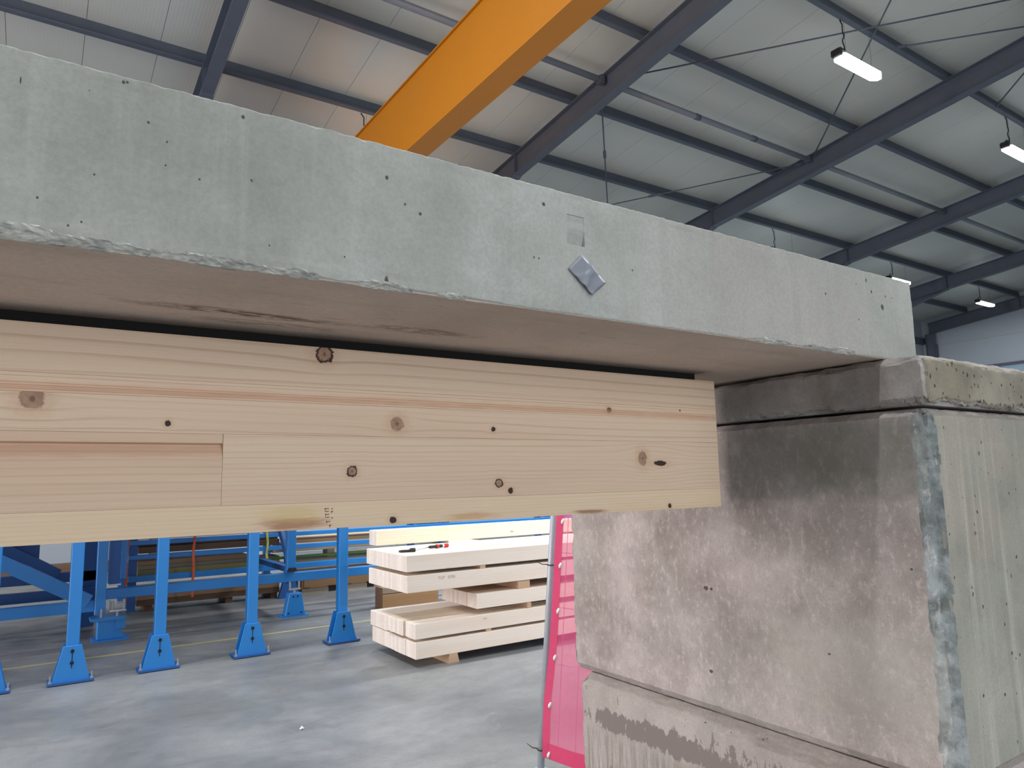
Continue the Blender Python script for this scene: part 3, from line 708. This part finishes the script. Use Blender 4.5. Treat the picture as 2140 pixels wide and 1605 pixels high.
sbeam(2.548, XR2, 5.24, 5.412, 0.072, 0.199, WA, 'front beam of the lowest layer of the timber stack, on the floor bearers')
sbeam(2.545, XR2, 5.42, 5.618, 0.072, 0.199, WA, 'second beam from the front in the lowest stack layer, narrow, behind a small gap')
sbeam(2.550, XR2, 5.622, 5.86, 0.072, 0.199, WA, 'third beam from the front in the lowest stack layer')
sbeam(2.548, XR2, 5.864, 6.10, 0.072, 0.199, WB, 'rearmost beam of the lowest stack layer')
sbeam(2.543, XR2, 5.24, 5.412, 0.222, 0.340, WA, 'front beam of the second stack layer, top and side lit')
sbeam(2.530, XR2, 5.438, 5.741, 0.222, 0.340, WB, 'middle beam of the second stack layer, slot on both sides of its end')
sbeam(2.545, XR2, 5.778, 6.136, 0.205, 0.330, WA, 'rear beam of the second stack layer')
sbeam(3.112, XR2, 5.24, 5.406, 0.392, 0.510, WA, 'short front beam of the third, set-back stack layer, pale end')
sbeam(3.112, XR2, 5.410, 5.640, 0.392, 0.510, WC, 'brownish middle beam of the third, set-back stack layer')
sbeam(3.115, XR2, 5.644, 5.869, 0.392, 0.510, WC, 'brownish rear beam of the third, set-back stack layer')
r4 = sbeam(2.473, XR2, 5.24, 5.496, 0.582, 0.714, WA, 'front beam of the fourth stack layer, faint stamp on its side')
sbeam(2.473, XR2, 5.499, 5.755, 0.582, 0.714, WA, 'middle beam of the fourth stack layer, overhanging to the left')
sbeam(2.476, XR2, 5.758, 6.014, 0.582, 0.714, WB, 'rear beam of the fourth stack layer, overhanging to the left')
sbeam(2.469, XR2, 5.24, 5.512, 0.744, 0.872, WA, 'front beam of the fifth stack layer, tools lying on it')
sbeam(2.469, XR2, 5.515, 5.785, 0.744, 0.872, WA, 'middle beam of the fifth stack layer, screwdriver across it')
sbeam(2.472, XR2, 5.788, 6.058, 0.744, 0.872, WB, 'rear beam of the fifth stack layer, carrying the top beam')
sbeam(2.575, XR2, 6.08, 6.25, 0.886, 1.020, WB, 'single topmost beam of the timber stack, brightly lit, on a spacer board')
def batten(x0, x1, y0, y1, z0, z1, label, mat=WC, cat='batten'):
    o = MB().box(x0, x1, y0, y1, z0, z1).build('wood_spacer', mat, bevel=0.002); return tag(o, label, cat, 'spacers in the timber stack')
o = MB().prism([(2.838, 5.243, 0), (2.94, 5.243, 0), (2.924, 5.243, 0.072), (2.85, 5.243, 0.072)], (0, 0.9, 0)).build('wood_spacer', WC); tag(o, 'wooden floor bearer under the left part of the timber stack', 'batten', 'spacers in the timber stack')
batten(5.4, 5.49, 5.243, 6.1, 0, 0.072, 'wooden floor bearer under the right part of the stack, behind the fence')
batten(3.199, 3.252, 5.78, 6.1, 0.199, 0.205, 'thin strip between lowest and second layer at the rear')
batten(3.199, 3.252, 5.245, 5.75, 0.199, 0.222, 'small spacer between the lowest and second stack layers')
batten(5.3, 5.36, 5.245, 5.75, 0.199, 0.222, 'small spacer between the lowest and second layers, behind the fence')
batten(3.622, 3.666, 5.245, 5.85, 0.340, 0.392, 'spacer between the second and third stack layers')
batten(5.6, 5.66, 5.245, 5.85, 0.340, 0.392, 'spacer between the second and third layers, behind the fence')
batten(3.532, 3.658, 5.25, 6.0, 0.510, 0.582, 'thick brown spacer between the third and fourth stack layers')
batten(5.6, 5.7, 5.25, 6.0, 0.510, 0.582, 'thick spacer between the third and fourth layers, behind the fence')
batten(3.150, 3.203, 5.245, 6.0, 0.714, 0.744, 'spacer between the fourth and fifth stack layers')
batten(5.4, 5.46, 5.245, 6.0, 0.714, 0.744, 'spacer between the fourth and fifth layers, behind the fence')
batten(3.30, 3.55, 5.45, 6.25, 0.872, 0.886, 'yellowish board lying on the fifth layer under the topmost beam', WB, 'board')
batten(5.6, 5.8, 5.6, 6.25, 0.872, 0.886, 'spacer board under the topmost beam, behind the fence', WB, 'board')
# ink stamp on the fourth layer
tc = bpy.data.curves.new('stamp', 'FONT'); tc.body = 'TGP   0700'; tc.size = 0.034; tc.extrude = 0.0004
to = bpy.data.objects.new('stamp', tc); COL.objects.link(to)
me = to.to_mesh(); me2 = me.copy(); to.to_mesh_clear(); bpy.data.objects.remove(to)
so = bpy.data.objects.new('ink_stamp', me2); COL.objects.link(so); me2.materials.append(plain('grey_ink', lin(172, 156, 146), 0.8))
so.parent = r4; OFF[so.name] = OFF[r4.name]
pp = at(915, 1209, 'y', YSF)
so.matrix_local = Matrix.Translation(Vector((pp.x, YSF-0.0006, pp.z-0.008))-OFF[r4.name]) @ Matrix.Rotation(PI/2, 4, 'X')
# tools
ZTP = 0.872
tk = empty('socket_wrench', (2.59, 5.49, ZTP), 'black socket tool lying on the front edge of the fifth stack layer', 'tool')
MB().tube([(2.525, 5.50, ZTP+0.012), (2.55, 5.497, ZTP+0.012), (2.62, 5.483, ZTP+0.012)], [0.008, 0.011, 0.011], 10).build('shaft', M['black'], tk, smooth=True)
MB().tube([(2.615, 5.484, ZTP+0.017), (2.625, 5.482, ZTP+0.017), (2.66, 5.475, ZTP+0.017)], [0.012, 0.017, 0.017], 12).build('head', M['black'], tk, smooth=True)
sd = empty('screwdriver', (2.95, 5.64, ZTP), 'long screwdriver with black and red handle on the timber stack', 'screwdriver')
a = Vector((2.70, 5.56, ZTP+0.018)); b = Vector((3.064, 5.643, ZTP+0.018)); d = (b-a)
MB().tube([a+Vector((0, 0, -0.013)), a+d*0.42], 0.004, 8).build('blade', M['zinc'], sd, smooth=True)
MB().tube([a+d*0.40, a+d*0.44, a+d*0.60, a+d*0.62], [0.008, 0.013, 0.013, 0.017], 12).build('grip', M['black'], sd, smooth=True)
MB().tube([a+d*0.62, a+d*0.64, a+d*0.68, a+d*0.70], [0.016, 0.018, 0.018, 0.014], 12).build('collar', M['red'], sd, smooth=True)
MB().tube([a+d*0.70, a+d*0.80], 0.014, 12).build('grip', M['black'], sd, smooth=True)
MB().tube([a+d*0.80, a+d*0.86], 0.013, 12).build('band', M['white_plastic'], sd, smooth=True)
MB().tube([a+d*0.86, a+d*0.88, a+d*0.98, a+d*1.0], [0.014, 0.018, 0.018, 0.011], 12).build('handle_end', M['red'], sd, smooth=True)

# ------------------------------------------------------------------ front row of blue machine legs
fr = empty('machine_frame', (1.3, 6.5, 0), 'front blue steel frame on five bolted legs, its top hidden by the timber beam', 'frame')
MB().box(-1.2, 3.3, 6.5, 6.6, 1.42, 1.54).build('top_rail', M['blue'], fr)
MB().box(-1.6, 2.62, 6.5, 9.3, 1.54, 1.60).build('deck', M['blue_dark'], fr)
MB().box(-1.2, 2.62, 9.2, 9.3, 1.42, 1.54).build('top_rail', M['blue'], fr)
def leg(xc):
    p = MB().box(xc-0.043, xc+0.043, 6.515, 6.60, 0.02, 1.42).build('leg', M['blue'], fr, bevel=0.006)
    m = MB().prism([(xc-0.122, 6.497, 0.02), (xc+0.122, 6.497, 0.02), (xc+0.06, 6.497, 0.275), (xc-0.06, 6.497, 0.275)], (0, 0.014, 0))
    m.build('foot_plate', M['blue'], p, bevel=0.002)
    MB().prism([(xc-0.122, 6.604, 0.02), (xc+0.122, 6.604, 0.02), (xc+0.06, 6.604, 0.275), (xc-0.06, 6.604, 0.275)], (0, 0.012, 0)).build('foot_plate', M['blue'], p)
    MB().box(xc-0.15, xc+0.15, 6.47, 6.64, 0.006, 0.022).build('base_plate', M['blue_dark'], p)
    MB().box(xc-0.14, xc+0.14, 6.48, 6.63, 0.0, 0.006).build('grout_pad', M['rubber'], p)
    for dx in (-0.134, 0.134):
        MB().tube([(xc+dx, 6.49, 0.0), (xc+dx, 6.49, 0.075)], 0.0065, 8).build('anchor_bolt', M['zinc'], p)
        MB().tube([(xc+dx, 6.49, 0.022), (xc+dx, 6.49, 0.036)], 0.013, 6).build('anchor_nut', M['zinc'], p)
    for z in (0.15, 0.235):
        MB().tube([(xc, 6.499, z), (xc, 6.488, z)], 0.013, 10).build('bolt_head', M['hole'], p)
    MB().box(xc-0.003, xc+0.003, 6.4962, 6.4975, 0.11, 0.25).build('slot', M['hole'], p)
for x in (-0.215, 0.306, 0.905, 1.622, 2.434): leg(x)

# ------------------------------------------------------------------ blue rail frame behind it
Y2 = 8.15
sf = empty('rail_frame', (2.0, Y2, 0), 'rear blue steel frame with a long low rail on adjustable feet', 'frame')
zra = at(400, 1237, 'y', Y2).z; zrb = at(400, 1217, 'y', Y2).z
MB().box(0.62, 7.2, Y2, Y2+0.09, zra+0.005, zrb+0.005).build('rail', M['blue'], sf, bevel=0.004)
up = MB().box(0.545, 0.635, Y2-0.04, Y2+0.06, 0.24, 1.5).build('upright', M['blue'], sf, bevel=0.004)
MB().box(0.66, 0.76, Y2+0.12, Y2+0.22, 0.50, 1.5).build('upright', M['blue_dark'], sf, bevel=0.004)
MB().box(0.78, 0.83, Y2+0.25, Y2+0.32, 0.53, 0.95).build('side_plate', M['blue'], sf)
MB().box(0.66, 0.77, Y2+0.10, Y2+0.24, 0.485, 0.50).build('shelf_plate', M['white_plastic'], sf)
# pedestal
pd = MB().prism([(0.57, Y2-0.10, 0.012), (0.80, Y2-0.10, 0.012), (0.74, Y2-0.10, 0.19), (0.57, Y2-0.10, 0.19)], (0, 0.16, 0)).build('pedestal', M['blue'], sf, bevel=0.004)
MB().box(0.53, 0.84, Y2-0.16, Y2+0.12, 0.0, 0.012).build('base_plate', M['blue'], pd)
MB().box(0.51, 0.80, Y2-0.13, Y2+0.10, 0.19, 0.215).build('top_plate', M['blue'], pd)
MB().box(0.72, 0.805, Y2-0.12, Y2-0.105, 0.10, 0.19).build('gusset', M['blue'], pd)
for (x, z0, z1) in ((0.60, 0.21, 0.30), (0.66, 0.28, 0.37), (0.69, 0.27, 0.36), (0.79, 0.27, 0.37)): MB().tube([(x, Y2-0.08, z0), (x, Y2-0.08, z1)], 0.012, 8).build('threaded_bolt', M['zinc'], pd)
MB().box(0.67, 0.81, Y2-0.09, Y2-0.06, 0.262, 0.274).build('bolt_bridge', M['zinc'], pd)
MB().tube([(0.735, Y2-0.075, 0.215), (0.735, Y2-0.075, 0.262)], 0.014, 8).build('levelling_screw', M['zinc'], pd)
# foot under the rail
def rail_foot(x, Y, col='blue', z1=0.165, zr_=None):
    f = MB().prism([(x-0.112, Y-0.05, 0.01), (x+0.112, Y-0.05, 0.01), (x+0.068, Y-0.05, z1), (x-0.068, Y-0.05, z1)], (0, 0.12, 0)).build('foot', M[col], sf, bevel=0.006)
    MB().box(x-0.15, x+0.15, Y-0.07, Y+0.10, 0.0, 0.012).build('base_plate', M[col], f)
    for (dx, z) in ((-0.025, z1-0.035), (0.025, z1-0.035), (-0.075, 0.04), (0.065, 0.04)): MB().tube([(x+dx, Y-0.05, z), (x+dx, Y-0.057, z)], 0.009, 8).build('bolt_head', M['hole'], f)
    if zr_:
        for dx in (-0.05, 0.05): MB().tube([(x+dx, Y, zr_-0.085), (x+dx, Y, zr_)], 0.011, 8).build('threaded_bolt', M['zinc'], f)
        MB().box(x-0.065, x+0.065, Y-0.02, Y+0.02, zr_-0.09, zr_-0.073).build('bolt_bridge', M['zinc'], f)
        MB().tube([(x, Y, z1), (x, Y, zr_-0.085)], 0.014, 8).build('levelling_screw', M['zinc'], f)
rail_foot(2.475, Y2, z1=0.25, zr_=zra+0.006)
rail_foot(5.6, Y2, z1=0.25, zr_=zra+0.006)
MB().box(2.385, 2.48, Y2-0.02, Y2+0.07, 0.50, 1.5).build('upright', M['blue'], sf, bevel=0.004)
MB().bar((2.43, Y2+0.0, 0.505), (2.43, 9.38, 0.50), 0.08, 0.06).build('cross_arm', M['blue_dark'], sf)
MB().box(2.40, 2.475, Y2-0.06, Y2-0.02, 0.485, 0.525).build('arm_cap', M['black'], sf)
MB().bar((2.42, Y2+0.08, 0.62), (2.32, 8.5, 1.25), 0.05, 0.05).build('brace', M['blue_dark'], sf)
MB().box(2.385, 2.475, Y2+0.0, Y2+0.09, zrb+0.005, 0.50).build('spacer_block', M['blue'], sf)
# left machine part: braces and rails going out of the picture
def px_bar(name, p0, p1, th_px, Y, mat, dy=0.07):
    A, B = at(*p0, 'y', Y), at(*p1, 'y', Y); dep = (A-CAMP).dot(FW); MB().bar(A, B, dy, th_px*dep/FPX).build(name, M[mat], sf)
A0 = at(0, 1174, 'y', Y2); B0 = at(185, 1257, 'y', Y2); E0 = A0+(A0-B0)*1.6
MB().bar(E0, B0, 0.08, 0.125).build('brace', M['blue'], sf)
A1 = at(0, 1285, 'y', Y2); B1 = at(188, 1259, 'y', Y2); MB().box(-2.2, 0.55, Y2, Y2+0.08, at(60, 1292, 'y', Y2).z, at(60, 1268, 'y', Y2).z).build('rail', M['blue'], sf)
A2 = at(10, 1150, 'y', 9.0); B2 = at(120, 1203, 'y', 9.0); MB().bar(A2+(A2-B2)*2.2, B2, 0.08, 0.13).build('brace', M['blue_dark'], sf)
z_ = at(70, 1212, 'y', 9.0).z; MB().box(-2.4, 0.62, 9.0, 9.08, z_-0.05, z_+0.05).build('rail', M['blue_dark'], sf)
z_ = at(60, 1247, 'y', 9.0).z; MB().box(-2.4, 0.62, 8.9, 8.98, z_-0.05, z_+0.05).build('rail', M['blue_dark'], sf)
xa, xb = at(25, 1150, 'y', 9.1).x, at(83, 1150, 'y', 9.1).x
MB().box(xa, xb, 9.1, 9.19, 0.62, 1.3).build('motor_plate', M['blue_dark'], sf)
MB().box(0.40, 0.60, 9.0, 9.19, 0.0, 1.4).build('upright', M['blue_dark'], sf)
MB().box(-2.3, -2.15, 8.1, 9.1, 0.0, 1.5).build('upright', M['blue'], sf)
MB().box(xa-1.6, 0.5, 9.1, 9.19, 1.3, 1.4).build('top_rail', M['blue_dark'], sf)

# ------------------------------------------------------------------ storage rack with boards
YR = 9.40
rk = empty('storage_rack', (4.0, YR+0.6, 0), 'blue steel storage rack holding brown boards at the back', 'rack')
def rk_rail(pa, pb, mat='blue'):
    z1 = at(*pa, 'y', YR).z; z0 = at(*pb, 'y', YR).z
    MB().box(0.95, 7.6, YR, YR+0.07, z0, z1).build('rail', M[mat], rk, bevel=0.003); return z0, z1
R1 = rk_rail((400, 1124), (400, 1133)); R2 = rk_rail((400, 1153), (400, 1162)); R3 = rk_rail((400, 1195), (400, 1207))
for x in (0.95, 2.75, 5.0, 7.5):
    MB().box(x, x+0.09, YR+0.07, YR+0.13, 0.02, 1.35).build('upright', M['blue_dark'], rk)
    MB().box(x, x+0.09, YR+1.1, YR+1.19, 0.02, 1.35).build('upright', M['blue_dark'], rk)
    for z in (R1[0], R2[0], R3[0]): MB().box(x+0.01, x+0.08, YR+0.07, YR+1.19, z-0.0, z+0.05).build('arm', M['blue_dark'], rk)
    if x != 0.95:
        f = MB().prism([(x-0.09, YR+0.02, 0), (x+0.18, YR+0.02, 0), (x+0.115, YR+0.02, 0.24), (x-0.025, YR+0.02, 0.24)], (0, 0.05, 0)).build('foot', M['blue_dark'], rk)
        for (dx, z) in ((0.02, 0.2), (0.07, 0.2), (0.13, 0.04)): MB().tube([(x+dx, YR+0.02, z), (x+dx, YR+0.012, z)], 0.01, 8).build('bolt_head', M['hole'], f)
WD = [wood('rack_board_dark', lin(110, 84, 66), lin(74, 54, 42), lin(96, 70, 54), 50, amt=0.4, seed=1.1), wood('rack_board_mid', lin(168, 132, 96), lin(120, 90, 62), lin(150, 110, 78), 50, amt=0.4, seed=2.2),
      wood('rack_board_grey', lin(150, 138, 122), lin(110, 98, 86), lin(140, 126, 108), 50, amt=0.4, seed=3.3), wood('rack_board_pale', lin(205, 182, 150), lin(160, 132, 100), lin(190, 160, 128), 50, amt=0.4, seed=4.4),
      wood('rack_board_olive', lin(150, 138, 84), lin(104, 94, 56), lin(140, 122, 76), 50, amt=0.4, seed=5.5)]
def board(x0, x1, z0, z1, y0, y1, mat, label):
    o = MB().box(x0, x1, y0, y1, z0, z1).build('rack_board', WD[mat], bevel=0.002); return tag(o, label, 'board', 'boards stored on the blue rack')
g = 0.052
xm = 2.70
board(1.06, xm, R2[0]+g, R2[0]+0.125, YR+0.180, YR+0.530, 0, 'dark brown board resting on the middle rail of the rack, left half')
board(1.06, xm, R2[0]+g+0.075, R2[0]+0.15, YR+0.260, YR+0.580, 0, 'second dark board lying on the dark brown one, left half of the rack')
board(1.06, 2.30, R3[0]+0.165, R3[0]+0.215, YR+0.170, YR+0.480, 1, 'light brown board at the top of the lower shelf, ending by the third leg')
board(1.06, xm, R3[0]+0.118, R3[0]+0.163, YR+0.165, YR+0.500, 2, 'greyish board under the light brown one on the lower shelf')
board(1.06, xm, R3[0]+g, R3[0]+0.116, YR+0.155, YR+0.520, 4, 'olive yellow board lowest on the lower shelf of the rack')
board(1.06, xm, R1[0]+g, R1[0]+0.12, YR+0.180, YR+0.530, 1, 'brown board on the upper rail of the rack, left half')
board(1.06, xm, 0.072, 0.135, YR+0.130, YR+0.580, 0, 'lowest brown board on the floor bearers below the rack')
board(1.06, xm, 0.137, 0.2, YR+0.140, YR+0.580, 1, 'second brown board of the pile below the rack')
board(1.06, xm, 0.202, 0.27, YR+0.160, YR+0.580, 2, 'topmost board of the pile below the rack')
for i, x in enumerate((1.15, 2.05, 2.6)):
    o = MB().box(x, x+0.08, YR+0.16, YR+0.58, 0.0, 0.072).build('floor_bearer', WD[0]); tag(o, ('left', 'middle', 'right')[i]+' dark floor bearer under the pile below the rack', 'batten', 'bearers under the rack pile')
board(2.9, 7.4, R2[0]+g, R2[0]+0.115, YR+0.180, YR+0.500, 1, 'light brown plank on the middle rail, right half of the rack')
board(2.9, 7.4, R2[0]+0.117, R2[0]+0.136, YR+0.170, YR+0.500, 3, 'pinkish pale plank on top of the light brown one, right half')
board(2.62, 7.4, R3[0]+0.20, R3[0]+0.25, YR+0.180, YR+0.500, 3, 'pale whitish plank high on the lower shelf, right half')
board(2.9, 7.4, R3[0]+g, R3[0]+0.10, YR+0.200, YR+0.580, 2, 'grey board lowest on the lower shelf, right half')
o = MB().box(3.35, 3.45, YR+0.19, YR+0.38, R3[0]+0.10, R3[0]+0.20).build('wood_block', WD[3]); tag(o, 'small pale wood block carrying the whitish plank on the rack', 'block')
o = MB().box(5.6, 5.7, YR+0.19, YR+0.38, R3[0]+0.10, R3[0]+0.20).build('wood_block', WD[3]); tag(o, 'wood block under the whitish plank, hidden behind the timber stack', 'block')
zg = at(660, 1162, 'y', YR+0.05).z
o = MB().tube([(2.6, YR+0.16, zg), (7.3, YR+0.16, zg)], 0.018, 10).build('green_pipe', M['green'], smooth=True); tag(o, 'thin green pipe lying along the lower shelf of the rack, right half', 'pipe')
for x in (2.76, 5.01): pass
# crates below the rack, right half
def crate(x0, x1, label):
    rt = empty('wooden_crate', ((x0+x1)/2, YR+0.35, 0), label, 'crate', 'low wooden crates below the rack')
    MB().box(x0, x1, YR+0.18, YR+0.9, 0.07, 0.29).build('side_board', WD[1], rt, bevel=0.003)
    MB().box(x0, x1, YR+0.16, YR+0.9, 0.0, 0.07).build('skid', WD[2], rt)
    for k in range(2):
        x = x0+(x1-x0)*(0.28+0.42*k); MB().box(x, x+0.1, YR+0.155, YR+0.19, 0.015, 0.085).build('fork_pocket', M['hole'], rt)
    for k in range(3):
        x = x0+0.03+(x1-x0-0.14)*k/2; MB().box(x, x+0.08, YR+0.16, YR+0.18, 0.09, 0.285).build('cleat', WD[1], rt)
crate(3.0, 4.3, 'low brown wooden crate with black fork pockets, below the rack')
crate(4.35, 5.9, 'low brown wooden crate mostly hidden behind the timber stack')
rt = empty('wooden_crate', (3.75, 8.0, 0), 'old brown two-board wooden box standing behind the left end of the timber stack', 'crate')
MB().box(3.42, 4.15, 7.9, 8.05, 0.0, 0.155).build('side_board', WD[1], rt, bevel=0.003)
MB().box(3.42, 4.15, 7.9, 8.05, 0.162, 0.23).build('side_board', WD[2], rt, bevel=0.003)
MB().box(3.43, 4.1, 7.905, 8.04, 0.155, 0.162).build('gap_strip', M['hole'], rt)
MB().box(3.395, 3.42, 7.9, 8.05, 0.0, 0.235).build('end_cleat', WD[0], rt)
# orange and yellow straps
def strap(px, y0, y1, label, mat, name):
    a = at(px, y0, 'y', YR-0.012); b = at(px, y1, 'y', YR-0.012)
    m = MB(); n = 12
    for i in range(n+1):
        z = a.z+(b.z-a.z)*i/n; x = a.x+0.006*math.sin(i*1.1)
        m.v += [Vector((x-0.014, YR-0.012+0.004*math.sin(i*2), z)), Vector((x+0.014, YR-0.012+0.004*math.sin(i*2), z))]
        if i: m.f.append([2*i-2, 2*i-1, 2*i+1, 2*i]); m.mi.append(0)
    o = m.build(name, M[mat]); tag(o, label, 'strap'); s = o.modifiers.new('thickness', 'SOLIDIFY'); s.thickness = 0.003
strap(268, 1110, 1262, 'orange lashing strap hanging down the rack, beside the blue uprights', 'orange', 'lashing_strap')
strap(407, 1105, 1247, 'orange lashing strap hanging down the rack, between second and third leg', 'orange', 'lashing_strap')
strap(560, 1085, 1170, 'yellow green webbing strap hanging behind the third leg', 'strap_yellow', 'webbing_strap')
# dark planks lying against the back wall, far left
for k in range(3):
    o = MB().box(-0.6, 1.4-0.1*k, 14.35, 14.7, 0.06*k, 0.06*k+0.058).build('wall_plank', WD[0]); tag(o, ('lowest', 'middle', 'topmost')[k]+' dark plank on the floor along the back wall, far left', 'board', 'planks along the back wall')
# scrap on the floor
p = at(631, 1525, 'z', 0)
m = MB().tube([(p.x-0.012, p.y, 0.004), (p.x, p.y+0.004, 0.011), (p.x+0.012, p.y, 0.004)], [0.004, 0.010, 0.004], 8)
o = m.build('paper_scrap', M['white_plastic'], smooth=True); tag(o, 'tiny white scrap lying on the floor in the foreground', 'scrap')

# ------------------------------------------------------------------ fence with red netting
FP = at(1129.5, 1614, 'z', 0)
fd = Vector((-0.407, 1.482, 0)).normalized(); fd = -fd                                   # along the fence, towards the camera side
fn = Vector((fd.y, -fd.x, 0))
if fn.x < 0: fn = -fn
def lean_a():
    best = None
    for k in range(-200, 300):
        a = k*0.001
        P = FP+Vector((0, 0, 1))*1.2+fn*(a*1.2)
        v = P-CAMP; q = v.dot(FW); x = CX+FPX*v.dot(RT)/q; y = CY-FPX*v.dot(UP)/q
        tx = 1157+(1130-1157)*(y-1080)/525.0
        if best is None or abs(x-tx) < best[0]: best = (abs(x-tx), a)
    return best[1]
LA = lean_a()
def fp(s, h, n=0.0): return FP+fd*s+Vector((0, 0, h))+fn*(LA*h+n)
fe = empty('site_fence', FP, 'leaning galvanised mobile site fence panel carrying red netting, behind the pillar', 'fence')
FLN = 1.7
def row_h(py):                                                                           # height on the post that shows at picture row py
    lo, hi = 0.0, 2.0
    for _ in range(40):
        h = (lo+hi)/2; v = fp(0, h)-CAMP; y = CY-FPX*v.dot(UP)/v.dot(FW)
        if y > py: lo = h
        else: hi = h
    return lo
MB().tube([fp(0, 0.0), fp(0, 2.0)], 0.0185, 14).build('post', M['galv'], fe, smooth=True)
MB().tube([fp(FLN, 0.0), fp(FLN, 2.0)], 0.0185, 14).build('post', M['galv'], fe, smooth=True)
MB().tube([fp(0, 1.985), fp(FLN, 1.985)], 0.014, 10).build('top_tube', M['galv'], fe, smooth=True)
MB().tube([fp(0, 0.10), fp(FLN, 0.10)], 0.012, 10).build('bottom_tube', M['galv'], fe, smooth=True)
m = MB(); s_ = 0.10
while s_ < FLN-0.05: m.tube([fp(s_, 0.1), fp(s_, 1.985)], 0.0018, 4, cap=False); s_ += 0.106
h_ = 0.24
while h_ < 1.95: m.tube([fp(0, h_), fp(FLN, h_)], 0.0018, 4, cap=False); h_ += 0.275
o = m.build('wire_mesh', M['galv'], fe); o['kind'] = 'stuff'
def foot(s):                                                                             # flat steel foot under each post
    c = fp(s, 0); m = MB(); m.bar(c-fn*0.05+Vector((0, 0, 0.004)), c+fn*0.05+Vector((0, 0, 0.004)), 0.09, 0.008)
    m.build('foot_plate', M['galv'], fe)
foot(0.0); foot(FLN)
# netting: woven cloth, light passes through
t = NT('red_netting', 0.9, 0, 0.1)
Pn = t.pos
out = t.t.nodes['Material Output']
t.color(t.mix(t.noise(30, 3), lin(226, 92, 138), lin(240, 112, 156)))
tr = t.n('BsdfTransparent'); tr.inputs[0].default_value = (1, 1, 1, 1)
tl = t.n('BsdfTranslucent'); tl.inputs[0].default_value = (*lin(240, 104, 150), 1)
ad = t.n('MixShader'); ad.inputs[0].default_value = 0.45; t.link(t.b.outputs[0], ad.inputs[1]); t.link(tl.outputs[0], ad.inputs[2])
mx = t.n('MixShader'); mx.inputs[0].default_value = 0.62
t.link(tr.outputs[0], mx.inputs[1]); t.link(ad.outputs[0], mx.inputs[2]); t.link(mx.outputs[0], out.inputs[0])
M['net'] = t.m
t = NT('red_netting_hem', 0.9, 0, 0.1); t.color(t.mix(t.noise(30, 3), lin(206, 78, 116), lin(222, 92, 132)))
tl = t.n('BsdfTranslucent'); tl.inputs[0].default_value = (*lin(222, 92, 130), 1)
ad = t.n('MixShader'); ad.inputs[0].default_value = 0.35; t.link(t.b.outputs[0], ad.inputs[1]); t.link(tl.outputs[0], ad.inputs[2]); t.link(ad.outputs[0], t.t.nodes['Material Output'].inputs[0])
M['hem'] = t.m
nt = empty('debris_netting', fp(0.05, 0.2, -0.03), 'red pink woven netting tied along the fence, seen left of the pillar', 'netting')
def net_s0(h): return 0.050-0.05*max(0, (0.75-h))*max(0, min(1, 1-abs(h-0.35)*2.5))
def netpt(s, h):
    wv = 0.010*math.sin(3.1*h+4*s)+0.008*math.sin(9*s+1.5*h)+0.006*math.sin(7*h)
    return fp(s, h, -0.024-0.012-wv*min(1, s*4))
def sheet(name, ss, hs, mat, off=0.0, s0=True):
    m = MB()
    for i, s in enumerate(ss):
        for h in hs: m.v.append(netpt(s+net_s0(h), h)-fn*off)
    for i in range(len(ss)-1):
        for j in range(len(hs)-1):
            a = i*len(hs)+j; m.f.append([a, a+1, a+len(hs)+1, a+len(hs)]); m.mi.append(0)
    return m.build(name, mat, nt, smooth=True)
HB = row_h(1573); EH = (row_h(1180)-row_h(1566))/4
sheet('net_cloth', lsp(0.0, 1.6, 0.05), lsp(HB, 1.9, 0.05), M['net'])
sheet('side_hem', lsp(0.0, 0.048, 0.016), lsp(HB, 1.9, 0.05), M['hem'], 0.003)
sheet('bottom_hem', lsp(0.0, 1.6, 0.05), lsp(HB, HB+0.07, 0.02), M['hem'], 0.003)
for h in [HB+0.02+EH*k for k in range(8)]:
    c = netpt(net_s0(h)+0.04, h)-fn*0.006
    MB().tube([c-Vector((0, 0, 0.012)), c+fd*0.004, c+Vector((0, 0, 0.014))+fd*0.01], [0.006, 0.009, 0.005], 8).build('eyelet', M['white_plastic'], nt, smooth=True)
for k in range(3):
    c = netpt(0.36+0.36*k, HB+0.03)-fn*0.006
    MB().tube([c-Vector((0, 0, 0.012)), c, c+Vector((0, 0, 0.014))], [0.006, 0.009, 0.005], 8).build('eyelet', M['white_plastic'], nt, smooth=True)
for (h, lab) in ((HB+0.015, 'black cable tie around the fence post at the bottom corner of the red netting'), (HB+0.015+EH*4, 'black cable tie around the fence post at mid height beside the red netting')):
    c = fp(0, h); m = MB()
    ring = [c+(fd*math.cos(a)+fn*math.sin(a))*0.021 for a in [2*PI*k/14 for k in range(15)]]
    m.tube(ring, 0.003, 6); e = c-fd*0.021; m.tube([e, e-fd*0.03-fn*0.01, e-fd*0.075+Vector((0, 0, 0.008))], [0.003, 0.0025, 0.0015], 6)
    m.tube([c+fd*0.018-fn*0.01, netpt(net_s0(h)+0.04, h)-fn*0.004], 0.0028, 6)
    o = m.build('cable_tie', M['black']); tag(o, lab, 'cable tie')
